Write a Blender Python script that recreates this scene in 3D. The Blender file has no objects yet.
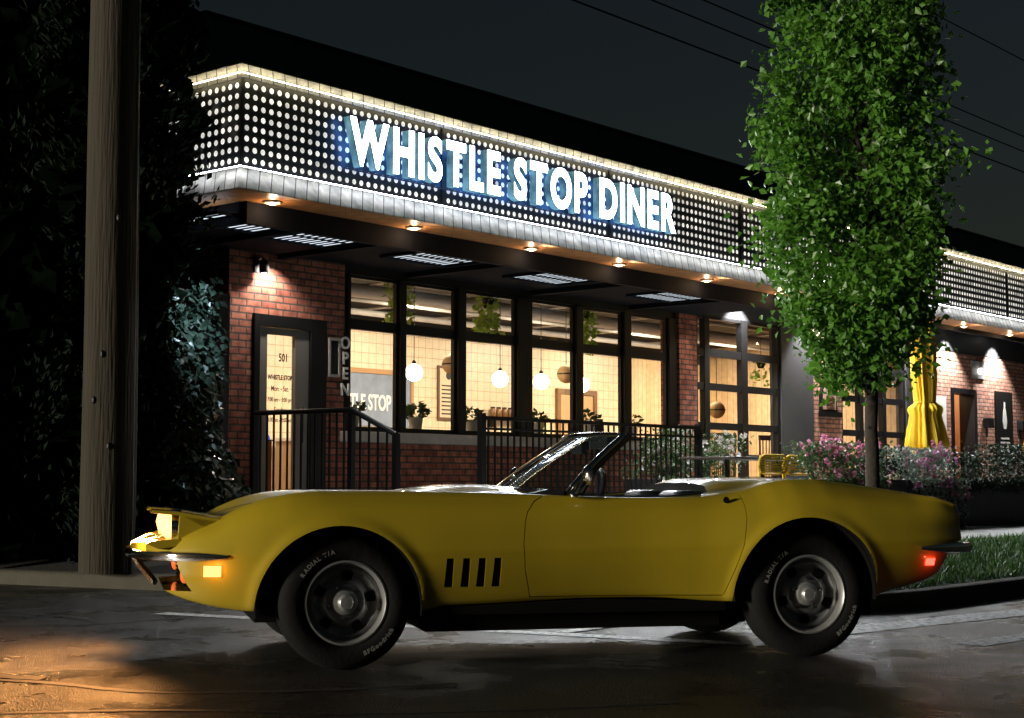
import bpy, bmesh, math, random
from mathutils import Vector, Matrix
random.seed(7)
R = math.radians
sc = bpy.context.scene
COL = sc.collection
PI = math.pi

# ------------------------------------------------------------------ helpers
class MB:
    """collects faces of one mesh object"""
    def __init__(s):
        s.v = []; s.f = []; s.m = []; s.cur = 0
    def face(s, idx):
        s.f.append(idx); s.m.append(s.cur)
    def poly(s, pts):
        n = len(s.v); s.v += [tuple(p) for p in pts]; s.face(list(range(n, n+len(pts))))
    def box(s, x0, x1, y0, y1, z0, z1):
        if x0 > x1: x0, x1 = x1, x0
        if y0 > y1: y0, y1 = y1, y0
        if z0 > z1: z0, z1 = z1, z0
        n = len(s.v)
        s.v += [(x0,y0,z0),(x1,y0,z0),(x1,y1,z0),(x0,y1,z0),(x0,y0,z1),(x1,y0,z1),(x1,y1,z1),(x0,y1,z1)]
        for q in ((0,3,2,1),(4,5,6,7),(0,1,5,4),(1,2,6,5),(2,3,7,6),(3,0,4,7)):
            s.face([n+i for i in q])
        return s
    def tube(s, path, r, n=10, closed=False, cap=True):
        P = [Vector(p) for p in path]; k = len(P)
        rr = r if isinstance(r, (list, tuple)) else [r]*k
        rings = []; prev = None
        for i in range(k):
            if closed: t = P[(i+1) % k]-P[i-1]
            else: t = P[min(i+1, k-1)]-P[max(i-1, 0)]
            t.normalize()
            if prev is None:
                a = Vector((0,0,1)) if abs(t.z) < .9 else Vector((1,0,0))
                u = t.cross(a).normalized()
            else:
                u = (prev - t*prev.dot(t)).normalized()
            prev = u; w = t.cross(u)
            b = len(s.v)
            for j in range(n):
                an = 2*PI*j/n
                s.v.append(tuple(P[i]+(u*math.cos(an)+w*math.sin(an))*rr[i]))
            rings.append(b)
        for i in range(k if closed else k-1):
            a, b = rings[i], rings[(i+1) % k]
            for j in range(n):
                s.face([a+j, a+(j+1) % n, b+(j+1) % n, b+j])
        if cap and not closed:
            s.face([rings[0]+j for j in range(n)][::-1]); s.face([rings[-1]+j for j in range(n)])
        return s
    def lathe(s, prof, c=(0,0,0), axis='z', n=32, closed=False):
        """prof: (radius, height along the axis)"""
        rings = []
        for (r, h) in prof:
            b = len(s.v)
            for j in range(n):
                a = 2*PI*j/n; p = (r*math.cos(a), r*math.sin(a), h)
                if axis == 'y': p = (p[0], p[2], p[1])
                if axis == 'x': p = (p[2], p[0], p[1])
                s.v.append((p[0]+c[0], p[1]+c[1], p[2]+c[2]))
            rings.append(b)
        k = len(rings)
        for i in range(k if closed else k-1):
            a, b = rings[i], rings[(i+1) % k]
            for j in range(n):
                s.face([a+j, a+(j+1) % n, b+(j+1) % n, b+j])
        if not closed:
            s.face([rings[0]+j for j in range(n)]); s.face([rings[-1]+j for j in range(n)])
        return s
    def ball(s, c, r, n=16, m=10):
        rx, ry, rz = r if isinstance(r, tuple) else (r, r, r)
        b = len(s.v)
        for i in range(1, m):
            t = PI*i/m
            for j in range(n):
                a = 2*PI*j/n
                s.v.append((c[0]+rx*math.sin(t)*math.cos(a), c[1]+ry*math.sin(t)*math.sin(a), c[2]+rz*math.cos(t)))
        top = len(s.v); s.v += [(c[0],c[1],c[2]+rz), (c[0],c[1],c[2]-rz)]
        for i in range(m-2):
            for j in range(n):
                s.face([b+i*n+j, b+i*n+(j+1) % n, b+(i+1)*n+(j+1) % n, b+(i+1)*n+j][::-1])
        for j in range(n):
            s.face([top, b+j, b+(j+1) % n]); s.face([top+1, b+(m-2)*n+(j+1) % n, b+(m-2)*n+j])
        return s
    def prism(s, outline, y0, y1):
        """outline of (x,z) extruded along y"""
        n = len(outline); b = len(s.v)
        s.v += [(x, y0, z) for x, z in outline] + [(x, y1, z) for x, z in outline]
        s.face([b+i for i in range(n)]); s.face([b+n+i for i in range(n)][::-1])
        for i in range(n):
            j = (i+1) % n
            s.face([b+i, b+n+i, b+n+j, b+j])
        return s
    def leaf(s, p, size, nrm=None, wid=.62, d=None):
        d = d or Vector((random.gauss(0,1), random.gauss(0,1), random.gauss(-.35,.8))).normalized()
        a = nrm or Vector((random.gauss(0,1), random.gauss(0,1), random.gauss(.8,1)))
        w = d.cross(a)
        if w.length < 1e-4: w = d.orthogonal()
        w.normalize(); up = w.cross(d)
        p = Vector(p); b = len(s.v)
        s.v += [tuple(p), tuple(p+d*size*.45+w*size*wid*.5+up*size*.1), tuple(p+d*size-up*size*.08), tuple(p+d*size*.45-w*size*wid*.5+up*size*.1)]
        s.face([b, b+1, b+2]); s.face([b, b+2, b+3])
    def mesh(s, name, mats=(), smooth=None):
        me = bpy.data.meshes.new(name); me.from_pydata(s.v, [], s.f)
        for m in mats: me.materials.append(m)
        if len(mats) > 1: me.polygons.foreach_set('material_index', s.m)
        bm = bmesh.new(); bm.from_mesh(me); bmesh.ops.recalc_face_normals(bm, faces=bm.faces) if smooth != 'leaf' else None
        bm.to_mesh(me); bm.free()
        if smooth and smooth != 'leaf':
            me.polygons.foreach_set('use_smooth', [True]*len(me.polygons))
            me.set_sharp_from_angle(angle=R(smooth if smooth is not True else 40))
        me.update()
        return me
    def build(s, name, mat, parent=None, smooth=None, bevel=0):
        mats = mat if isinstance(mat, (list, tuple)) else [mat]
        me = s.mesh(name, mats, smooth)
        if bevel:
            bm = bmesh.new(); bm.from_mesh(me)
            bmesh.ops.bevel(bm, geom=[e for e in bm.edges if len(e.link_faces) == 2 and e.calc_face_angle(0) > R(50)], offset=bevel, segments=2, affect='EDGES', profile=.5)
            bm.to_mesh(me); bm.free()
        o = bpy.data.objects.new(name, me); COL.objects.link(o)
        if parent: o.parent = parent
        return o

def tag(o, label=None, cat=None, group=None, kind=None):
    if label: o['label'] = label
    if cat: o['category'] = cat
    if group: o['group'] = group
    if kind: o['kind'] = kind
    return o
def thing(name, label, cat, M=None, group=None):
    o = bpy.data.objects.new(name, None); o.empty_display_size = .1; COL.objects.link(o)
    if M is not None: o.matrix_world = M
    return tag(o, label, cat, group)
def children(o): return [c for c in bpy.data.objects if c.parent == o]
def dup(o, parent=None):
    c = o.copy(); COL.objects.link(c); c.parent = parent
    if parent: c.matrix_parent_inverse = o.matrix_parent_inverse.copy()
    for ch in children(o): dup(ch, c)
    return c
def lamp(name, kind, M, energy, color, size=.1, parent=None, **kw):
    l = bpy.data.lights.new(name, kind); l.energy = energy; l.color = color
    if kind == 'AREA':
        l.shape = 'RECTANGLE'; l.size = size; l.size_y = kw.pop('size_y', size)
    else: l.shadow_soft_size = size
    for k, v in kw.items(): setattr(l, k, v)
    o = bpy.data.objects.new(name, l); COL.objects.link(o)
    if parent: o.parent = parent
    o.matrix_local = M
    return o
def aim(loc, target):
    d = (Vector(target)-Vector(loc)).normalized()
    return Matrix.Translation(Vector(loc)) @ d.to_track_quat('-Z', 'Y').to_matrix().to_4x4()
def pchip(tab):
    xs = [a for a, b in tab]; ys = [b for a, b in tab]; n = len(xs)
    h = [xs[i+1]-xs[i] for i in range(n-1)]; d = [(ys[i+1]-ys[i])/h[i] for i in range(n-1)]
    m = [d[0]]+[0 if d[i-1]*d[i] <= 0 else 2*d[i-1]*d[i]/(d[i-1]+d[i]) for i in range(1, n-1)]+[d[-1]]
    def f(x):
        if x <= xs[0]: return ys[0]
        if x >= xs[-1]: return ys[-1]
        i = 0
        while x > xs[i+1]: i += 1
        t = (x-xs[i])/h[i]
        return (ys[i]*(2*t**3-3*t*t+1)+h[i]*m[i]*(t**3-2*t*t+t)+ys[i+1]*(3*t*t-2*t**3)+h[i]*m[i+1]*(t**3-t*t))
    return f

# ------------------------------------------------------------------ materials
def nodes(name):
    m = bpy.data.materials.new(name); m.use_nodes = True
    nt = m.node_tree
    return m, nt, nt.nodes['Principled BSDF']
def N(nt, t, **kw):
    n = nt.nodes.new(t)
    for k, v in kw.items(): setattr(n, k, v)
    return n
def mat(name, col, rough=.6, metal=0, var=.15, scale=6, coat=0, bump=0, bscale=40, spec=.5, rvar=0):
    m, nt, b = nodes(name)
    b.inputs['Roughness'].default_value = rough; b.inputs['Metallic'].default_value = metal
    b.inputs['Coat Weight'].default_value = coat; b.inputs['Coat Roughness'].default_value = .04
    b.inputs['Specular IOR Level'].default_value = spec
    tc = N(nt, 'ShaderNodeTexCoord')
    nz = N(nt, 'ShaderNodeTexNoise'); nz.inputs['Scale'].default_value = scale; nz.inputs['Detail'].default_value = 6
    nt.links.new(tc.outputs['Object'], nz.inputs['Vector'])
    mx = N(nt, 'ShaderNodeMix', data_type='RGBA')
    mx.inputs['A'].default_value = (*[c*(1-var) for c in col], 1); mx.inputs['B'].default_value = (*[min(1, c*(1+var)) for c in col], 1)
    nt.links.new(nz.outputs['Fac'], mx.inputs['Factor']); nt.links.new(mx.outputs['Result'], b.inputs['Base Color'])
    if rvar:
        mr = N(nt, 'ShaderNodeMapRange'); mr.inputs['From Min'].default_value = .3; mr.inputs['From Max'].default_value = .7
        mr.inputs['To Min'].default_value = max(.02, rough-rvar); mr.inputs['To Max'].default_value = min(1, rough+rvar)
        nt.links.new(nz.outputs['Fac'], mr.inputs['Value']); nt.links.new(mr.outputs['Result'], b.inputs['Roughness'])
    if bump:
        n2 = N(nt, 'ShaderNodeTexNoise'); n2.inputs['Scale'].default_value = bscale; n2.inputs['Detail'].default_value = 8
        nt.links.new(tc.outputs['Object'], n2.inputs['Vector'])
        bp = N(nt, 'ShaderNodeBump'); bp.inputs['Strength'].default_value = bump; bp.inputs['Distance'].default_value = .02
        nt.links.new(n2.outputs['Fac'], bp.inputs['Height']); nt.links.new(bp.outputs['Normal'], b.inputs['Normal'])
    return m
def emit(name, col, strength, var=0, scale=10):
    m, nt, b = nodes(name)
    b.inputs['Base Color'].default_value = (*[.6*x_*x_ for x_ in col], 1)
    b.inputs['Emission Color'].default_value = (*col, 1); b.inputs['Emission Strength'].default_value = strength
    if var:
        tc = N(nt, 'ShaderNodeTexCoord'); nz = N(nt, 'ShaderNodeTexNoise'); nz.inputs['Scale'].default_value = scale
        nt.links.new(tc.outputs['Object'], nz.inputs['Vector'])
        mr = N(nt, 'ShaderNodeMapRange'); mr.inputs['From Min'].default_value = .3; mr.inputs['From Max'].default_value = .7
        mr.inputs['To Min'].default_value = strength*(1-var); mr.inputs['To Max'].default_value = strength*(1+var)
        nt.links.new(nz.outputs['Fac'], mr.inputs['Value']); nt.links.new(mr.outputs['Result'], b.inputs['Emission Strength'])
    return m
def glass(name, tint=(1,1,1), rough=.0):
    m = bpy.data.materials.new(name); m.use_nodes = True; nt = m.node_tree; nt.nodes.clear()
    out = N(nt, 'ShaderNodeOutputMaterial'); mx = N(nt, 'ShaderNodeMixShader')
    tr = N(nt, 'ShaderNodeBsdfTransparent'); tr.inputs['Color'].default_value = (*tint, 1)
    gl = N(nt, 'ShaderNodeBsdfGlossy'); gl.inputs['Roughness'].default_value = rough
    fr = N(nt, 'ShaderNodeFresnel'); gm_ = N(nt, 'ShaderNodeNewGeometry'); ior = N(nt, 'ShaderNodeMix', data_type='FLOAT')
    ior.inputs['A'].default_value = 1.5; ior.inputs['B'].default_value = 1/1.5
    nt.links.new(gm_.outputs['Backfacing'], ior.inputs['Factor']); nt.links.new(ior.outputs['Result'], fr.inputs['IOR'])
    tc = N(nt, 'ShaderNodeTexCoord'); nz = N(nt, 'ShaderNodeTexNoise'); nz.inputs['Scale'].default_value = 1.3
    bp = N(nt, 'ShaderNodeBump'); bp.inputs['Strength'].default_value = .02; bp.inputs['Distance'].default_value = .05
    nt.links.new(tc.outputs['Object'], nz.inputs['Vector']); nt.links.new(nz.outputs['Fac'], bp.inputs['Height'])
    nt.links.new(bp.outputs['Normal'], gl.inputs['Normal'])
    nt.links.new(fr.outputs['Fac'], mx.inputs['Fac']); nt.links.new(tr.outputs['BSDF'], mx.inputs[1])
    nt.links.new(gl.outputs['BSDF'], mx.inputs[2]); nt.links.new(mx.outputs['Shader'], out.inputs['Surface'])
    return m
def bricks(name, c1, c2, mortar, w, h, msize, offset=.5, rough=.85, bump=.6, axis='xz', noise=.35):
    m, nt, b = nodes(name); b.inputs['Roughness'].default_value = rough
    tc = N(nt, 'ShaderNodeTexCoord'); sp = N(nt, 'ShaderNodeSeparateXYZ'); cb = N(nt, 'ShaderNodeCombineXYZ')
    nt.links.new(tc.outputs['Object'], sp.inputs[0])
    sub = N(nt, 'ShaderNodeMath', operation='SUBTRACT')
    nt.links.new(sp.outputs['X'], sub.inputs[0]); nt.links.new(sp.outputs['Y'], sub.inputs[1])
    nt.links.new(sub.outputs[0], cb.inputs['X']); nt.links.new(sp.outputs['Z'], cb.inputs['Y'])
    br = N(nt, 'ShaderNodeTexBrick'); br.offset = offset; br.squash = 1
    br.inputs['Scale'].default_value = 1; br.inputs['Brick Width'].default_value = w; br.inputs['Row Height'].default_value = h
    br.inputs['Mortar Size'].default_value = msize; br.inputs['Mortar Smooth'].default_value = .2; br.inputs['Bias'].default_value = 0
    br.inputs['Color1'].default_value = (*c1, 1); br.inputs['Color2'].default_value = (*c2, 1); br.inputs['Mortar'].default_value = (*mortar, 1)
    nt.links.new(cb.outputs[0], br.inputs['Vector'])
    nz = N(nt, 'ShaderNodeTexNoise'); nz.inputs['Scale'].default_value = 9; nz.inputs['Detail'].default_value = 8
    nt.links.new(tc.outputs['Object'], nz.inputs['Vector'])
    mr = N(nt, 'ShaderNodeMapRange'); mr.inputs['To Min'].default_value = 1-noise; mr.inputs['To Max'].default_value = 1+noise
    mr.inputs['From Min'].default_value = .25; mr.inputs['From Max'].default_value = .75
    nt.links.new(nz.outputs['Fac'], mr.inputs['Value'])
    hs = N(nt, 'ShaderNodeHueSaturation'); nt.links.new(br.outputs['Color'], hs.inputs['Color']); nt.links.new(mr.outputs['Result'], hs.inputs['Value'])
    nt.links.new(hs.outputs['Color'], b.inputs['Base Color'])
    bp = N(nt, 'ShaderNodeBump'); bp.inputs['Strength'].default_value = bump; bp.inputs['Distance'].default_value = .015; bp.invert = True
    nt.links.new(br.outputs['Fac'], bp.inputs['Height']); nt.links.new(bp.outputs['Normal'], b.inputs['Normal'])
    return m
def leafmat(name, c1, c2, trans=.25, rough=.45, scale=3.5, spec=.5):
    m, nt, b = nodes(name); b.inputs['Roughness'].default_value = rough; b.inputs['Specular IOR Level'].default_value = spec
    g = N(nt, 'ShaderNodeNewGeometry'); tc = N(nt, 'ShaderNodeTexCoord')
    nz = N(nt, 'ShaderNodeTexNoise'); nz.inputs['Scale'].default_value = scale; nz.inputs['Detail'].default_value = 3
    nt.links.new(tc.outputs['Object'], nz.inputs['Vector'])
    ad = N(nt, 'ShaderNodeMath', operation='ADD'); nt.links.new(nz.outputs['Fac'], ad.inputs[0])
    mu = N(nt, 'ShaderNodeMath', operation='MULTIPLY_ADD'); mu.inputs[1].default_value = .6; mu.inputs[2].default_value = -.3
    nt.links.new(g.outputs['Random Per Island'], mu.inputs[0]); nt.links.new(mu.outputs[0], ad.inputs[1])
    mx = N(nt, 'ShaderNodeMix', data_type='RGBA'); mx.inputs['A'].default_value = (*c1, 1); mx.inputs['B'].default_value = (*c2, 1)
    nt.links.new(ad.outputs[0], mx.inputs['Factor']); nt.links.new(mx.outputs['Result'], b.inputs['Base Color'])
    tl = N(nt, 'ShaderNodeBsdfTranslucent'); nt.links.new(mx.outputs['Result'], tl.inputs['Color'])
    ms = N(nt, 'ShaderNodeMixShader'); ms.inputs['Fac'].default_value = trans
    out = nt.nodes['Material Output']
    nt.links.new(b.outputs[0], ms.inputs[1]); nt.links.new(tl.outputs[0], ms.inputs[2]); nt.links.new(ms.outputs[0], out.inputs['Surface'])
    return m

BLACK = mat('black_metal', (.007,.007,.008), .5, .0, .2, spec=.3)
FRAME = mat('frame_metal', (.009,.009,.010), .45, .0, .2, spec=.25)
DARKM = mat('dark_panel', (.05,.052,.058), .42, 0, .2, 2)
CEIL = mat('dark_ceiling', (.007,.010,.016), .85, 0, .2, spec=.08)
PARA = mat('parapet_cladding', (.03,.042,.065), .7, 0, .25, 1.2)  # navy lift stands in for haze glow, put into the base colour
BRICK = bricks('red_brick', (.20,.055,.034), (.36,.13,.08), (.055,.045,.04), .215, .078, .011, noise=.6)
BRICKL = bricks('lit_brick', (.36,.14,.09), (.52,.28,.20), (.09,.07,.06), .215, .078, .011, noise=.5)  # lighter copy of the red brick; wall washers' light is put into its colour
TILE = bricks('cream_tile', (.64,.54,.38), (.68,.58,.42), (.34,.25,.15), .17, .17, .005, 0, .35, .2, noise=.12)
WPLANK = bricks('wood_plank', (.62,.46,.27), (.68,.53,.33), (.30,.19,.09), .14, 9, .005, 0, .5, .25, noise=.18)
PLANK = bricks('ledge_plank', (.44,.43,.40), (.62,.60,.55), (.05,.05,.05), .15, 9, .007, 0, .55, .4, noise=.45)
WOODS = bricks('soffit_wood', (.42,.19,.075), (.50,.25,.10), (.10,.04,.02), 1.6, .09, .004, .4, .4, .2)
STONE = mat('sill_stone', (.36,.34,.31), .8, 0, .25, 14, bump=.2)
CONC = mat('concrete', (.30,.30,.29), .85, 0, .25, 3, bump=.25, bscale=60)
GLASS = glass('window_glass', (.97,.98,.97))
CARGLASS = glass('car_glass', (.75,.85,.82))
CHROME = mat('chrome', (.72,.72,.74), .07, 1, .05)
RUBBER = mat('tyre_rubber', (.007,.007,.007), .85, 0, .3, 20, bump=.15, spec=.2)
PAINT = mat('yellow_car_paint', (.46,.335,.017), .38, 0, .05, 3, coat=1)
VINYL = mat('black_vinyl', (.02,.02,.022), .35, 0, .2, 30, bump=.1)
BLKCAR = mat('black_underbody', (.004,.004,.004), .95, 0, .2, spec=.1)
TRIMC = mat('trim_ring_chrome', (.72,.72,.72), .28, .8, .05)
ARGENT = mat('argent_rim', (.26,.26,.27), .32, .45, .15, 20)
WHITEL = mat('white_lettering', (.24,.24,.225), .6, 0, .1)
GREYM = mat('grey_metal', (.30,.31,.32), .45, .5, .15)
WHITEP = mat('white_paint', (.75,.75,.72), .5, 0, .06)
BARK = mat('bark', (.03,.024,.018), .9, 0, .4, 18, bump=.6, bscale=30)
YELLOWP = mat('yellow_plastic', (.72,.47,.03), .45, 0, .06)
YELLOWF = mat('yellow_fabric', (.80,.50,.02), .85, 0, .12, 8, bump=.15, bscale=120)
DOT = emit('bulb_glow', (1,.97,.90), .68, .35, 1.2)
def vary_islands(m, lo, hi):
    nt = m.node_tree; p = nt.nodes['Principled BSDF']; g_ = N(nt, 'ShaderNodeNewGeometry'); mr = N(nt, 'ShaderNodeMapRange')
    mr.inputs['To Min'].default_value = lo; mr.inputs['To Max'].default_value = hi
    old = p.inputs['Emission Strength'].links[0].from_socket; mu = N(nt, 'ShaderNodeMath', operation='MULTIPLY')
    nt.links.new(g_.outputs['Random Per Island'], mr.inputs['Value']); nt.links.new(mr.outputs['Result'], mu.inputs[0]); nt.links.new(old, mu.inputs[1])
    nt.links.new(mu.outputs[0], p.inputs['Emission Strength'])
vary_islands(DOT, .5, 1.25)
LED = emit('led_glow', (.90,.94,1), 40)
LETF = emit('letter_face', (.86,.94,1), 12)
LETS = emit('letter_return', (.30,.64,.80), .27, .8, 6)
LETB = emit('letter_halo', (.10,.33,1), 6.5)
LENS = emit('downlight_lens', (1,.80,.56), 6)
GLOBE = emit('globe_glow', (1,.90,.72), 14)
PLEAF = leafmat('pot_leaf', (.012,.028,.008), (.05,.10,.02))

# ------------------------------------------------------------------ frames of reference
TH = R(49.8)
P0 = Vector((-2.546, 17.8, 0))
def B(x, y, z=0, rz=0):            # the diner's own frame: x along its front, y into the building
    return Matrix.Translation(P0) @ Matrix.Rotation(TH, 4, 'Z') @ Matrix.Translation((x, y, z)) @ Matrix.Rotation(rz, 4, 'Z')
def Bp(x, y, z=0): return (B(x, y, z)).translation

# ------------------------------------------------------------------ ground
def asphalt():
    m, nt, b = nodes('asphalt')
    tc = N(nt, 'ShaderNodeTexCoord')
    big = N(nt, 'ShaderNodeTexNoise'); big.inputs['Scale'].default_value = 1.1; big.inputs['Detail'].default_value = 9; big.inputs['Roughness'].default_value = .62; big.inputs['Distortion'].default_value = .5
    fine = N(nt, 'ShaderNodeTexNoise'); fine.inputs['Scale'].default_value = 95; fine.inputs['Detail'].default_value = 4
    vor = N(nt, 'ShaderNodeTexVoronoi'); vor.inputs['Scale'].default_value = 120
    for n in (big, fine, vor): nt.links.new(tc.outputs['Object'], n.inputs['Vector'])
    cr = N(nt, 'ShaderNodeValToRGB'); cr.color_ramp.elements[0].color = (.009,.009,.009,1); cr.color_ramp.elements[0].position = .34
    cr.color_ramp.elements[1].color = (.031,.030,.029,1); cr.color_ramp.elements[1].position = .68
    nt.links.new(big.outputs['Fac'], cr.inputs['Fac'])
    mx = N(nt, 'ShaderNodeMix', data_type='RGBA', blend_type='MULTIPLY'); mx.inputs['Factor'].default_value = .7
    c2 = N(nt, 'ShaderNodeValToRGB'); c2.color_ramp.elements[0].color = (.2,.2,.2,1); c2.color_ramp.elements[0].position = .3; c2.color_ramp.elements[1].color = (2.4,2.4,2.4,1); c2.color_ramp.elements[1].position = .72
    nt.links.new(fine.outputs['Fac'], c2.inputs['Fac'])
    nt.links.new(cr.outputs['Color'], mx.inputs['A']); nt.links.new(c2.outputs['Color'], mx.inputs['B'])
    nt.links.new(mx.outputs['Result'], b.inputs['Base Color'])
    rr = N(nt, 'ShaderNodeMapRange'); rr.inputs['From Min'].default_value = .35; rr.inputs['From Max'].default_value = .65
    rr.inputs['To Min'].default_value = .16; rr.inputs['To Max'].default_value = .5
    nt.links.new(big.outputs['Fac'], rr.inputs['Value']); nt.links.new(rr.outputs['Result'], b.inputs['Roughness'])
    bp = N(nt, 'ShaderNodeBump'); bp.inputs['Strength'].default_value = .8; bp.inputs['Distance'].default_value = .02
    nt.links.new(vor.outputs['Distance'], bp.inputs['Height'])
    bp2 = N(nt, 'ShaderNodeBump'); bp2.inputs['Strength'].default_value = .35; bp2.inputs['Distance'].default_value = .06
    nt.links.new(big.outputs['Fac'], bp2.inputs['Height']); nt.links.new(bp.outputs['Normal'], bp2.inputs['Normal'])
    nt.links.new(bp2.outputs['Normal'], b.inputs['Normal'])
    return m
ASPH = asphalt()
g = MB(); g.poly([(-160,-60,0),(200,-60,0),(200,260,0),(-160,260,0)])
tag(g.build('road', ASPH), kind='structure')

def worn_paint():
    m, nt, b = nodes('worn_road_paint'); b.inputs['Roughness'].default_value = .6
    tc = N(nt, 'ShaderNodeTexCoord'); nz = N(nt, 'ShaderNodeTexNoise'); nz.inputs['Scale'].default_value = 22; nz.inputs['Detail'].default_value = 8
    nt.links.new(tc.outputs['Object'], nz.inputs['Vector'])
    cr = N(nt, 'ShaderNodeValToRGB'); cr.color_ramp.elements[0].color = (.16,.16,.16,1); cr.color_ramp.elements[0].position = .36
    cr.color_ramp.elements[1].color = (.80,.81,.80,1); cr.color_ramp.elements[1].position = .52
    nt.links.new(nz.outputs['Fac'], cr.inputs['Fac']); nt.links.new(cr.outputs['Color'], b.inputs['Base Color'])
    return m
RPAINT = worn_paint()
def strip(mb, a, b, w, z):
    a = Vector(a); b = Vector(b); d = (b-a).normalized(); n = Vector((-d.y, d.x))*w/2
    mb.poly([(a.x+n.x,a.y+n.y,z),(a.x-n.x,a.y-n.y,z),(b.x-n.x,b.y-n.y,z),(b.x+n.x,b.y+n.y,z)])
ln = MB()
strip(ln, (-2.50,11.17), (1.35,9.06), .16, .004)
tag(ln.build('crosswalk_line', RPAINT), kind='structure')
ln = MB(); strip(ln, (.30,9.72), (.98,10.62), .11, .008); tag(ln.build('crosswalk_line', RPAINT), kind='structure')
ln = MB(); strip(ln, (1.9,9.72), (3.75,11.35), .34, .004); tag(ln.build('crosswalk_line', RPAINT), kind='structure')
ln = MB(); strip(ln, (2.6,9.02), (4.8,11.2), .22, .004); tag(ln.build('crosswalk_line', RPAINT), kind='structure')
# tar sealed cracks
TAR = mat('tar', (.006,.006,.006), .75)
def tar(path, w):
    P = [Vector(p) for p in path]; Q = []
    for i in range(len(P)-1):
        p0 = P[max(i-1,0)]; p1 = P[i]; p2 = P[i+1]; p3 = P[min(i+2,len(P)-1)]
        for k in range(8):
            t = k/8; Q.append(.5*((2*p1)+(p2-p0)*t+(2*p0-5*p1+4*p2-p3)*t*t+(3*p1-p0-3*p2+p3)*t**3))
    m = MB(); L = []; 
    for i, q in enumerate(Q):
        t = (Q[min(i+1,len(Q)-1)]-Q[max(i-1,0)]).normalized(); n = Vector((-t.y,t.x))
        ww = w*(.6+.6*random.random())
        m.v += [(q.x+n.x*ww, q.y+n.y*ww, .004), (q.x-n.x*ww, q.y-n.y*ww, .004)]
    for i in range(len(Q)-1): m.face([2*i, 2*i+1, 2*i+3, 2*i+2])
    tag(m.build('tar_seam', TAR), kind='structure')
tar([(-4.4,11.0),(-3.7,11.2),(-3.1,10.9),(-2.75,10.45),(-3.0,10.25),(-3.9,10.15)], .035)
tar([(-4.6,9.9),(-3.6,10.0),(-2.7,10.3),(-2.2,10.9)], .025)
tar([(-3.0,7.6),(-2.2,7.35),(-1.6,7.0),(-.9,7.05),(-.2,7.3)], .035)
tar([(-3.4,8.3),(-2.5,7.6),(-2.2,7.5)], .07)
tar([(-2.4,6.3),(-1.4,6.45),(-.4,6.35),(.8,6.7)], .02)

# island the diner stands on (in the diner frame)
XL = pchip([(-8.28,-1.05),(-8.22,-1.45),(-8.05,-1.85),(-7.7,-2.18),(-7.1,-2.42),(-1.7,-3.75),(4,-5.0),(18,-8.5)])
def isl_h(x, y):
    d = min(y+8.13, (x-XL(y)-.15)*.98); d = max(0, min(1.6, d))
    return .125+.215*(d/1.6)
isl = {'lawn': MB(), 'sidewalk': MB(), 'verge': MB()}
ys = [-8.13,-8.1,-8.05,-7.95,-7.8,-7.6,-7.3,-7,-6.7,-6.5,-6.0,-5.3,-4.6,-3.5,-2.6,-1.7,-.8,0,2,6,12,18]
us = [0,.02,.05,.09,.14,.2,.27,.35,.45,.6,.8,1]
for i in range(len(ys)-1):
    for j in range(len(us)-1):
        q = []
        for (yy, uu) in ((ys[i],us[j]),(ys[i],us[j+1]),(ys[i+1],us[j+1]),(ys[i+1],us[j])):
            x0 = XL(yy)+.15; x = x0+(60-x0)*uu**1.6
            q.append((x, yy, isl_h(x, yy)))
        cx = sum(p[0] for p in q)/4; cy = (ys[i]+ys[i+1])/2
        k = 'lawn' if cy < -6.5 else ('sidewalk' if cy < -4.6 else 'verge')
        if k == 'sidewalk' and cx < -1.2: k = 'verge'
        isl[k].poly(q)
GRASSB = mat('grass_soil', (.02,.045,.012), .95, 0, .5, 12, bump=.5)
SOIL = mat('dark_soil', (.018,.016,.012), .95, 0, .5, 8, bump=.6)
for k, m in (('lawn', GRASSB), ('sidewalk', CONC), ('verge', SOIL)):
    o = isl[k].build(k, m); o.matrix_world = B(0,0,0); tag(o, kind='structure')
# kerb with a rounded top edge
KERB = mat('kerb_concrete', (.055,.05,.034), .85, 0, .4, 5, bump=.3)
kp = [(60,-8.28),(20,-8.28),(6,-8.28),(2,-8.28),(-.4,-8.28)]+[(XL(y),y) for y in (-8.28,-8.25,-8.22,-8.15,-8.05,-7.9,-7.7,-7.4,-7.1,-5,-3,-1.7,1,4,10,18)]
km = MB(); prof = [(0,0),(0,.10),(.012,.122),(.035,.132),(.155,.132),(.155,0)]
ring = []
for i, p in enumerate(kp):
    a = Vector(kp[max(i-1,0)]); c = Vector(kp[min(i+1,len(kp)-1)]); t = (c-a).normalized(); n = Vector((t.y,-t.x))
    n = Vector((-t.y, t.x)) if Vector((-t.y,t.x)).dot(Vector((1,1))) > 0 else n
    ring.append(len(km.v)); km.v += [(p[0]+n.x*o, p[1]+n.y*o, z) for o, z in prof]
for i in range(len(kp)-1):
    for j in range(len(prof)-1): km.face([ring[i]+j, ring[i]+j+1, ring[i+1]+j+1, ring[i+1]+j])
o = km.build('kerb', KERB, smooth=50); o.matrix_world = B(0,0,0); tag(o, kind='structure')
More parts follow.
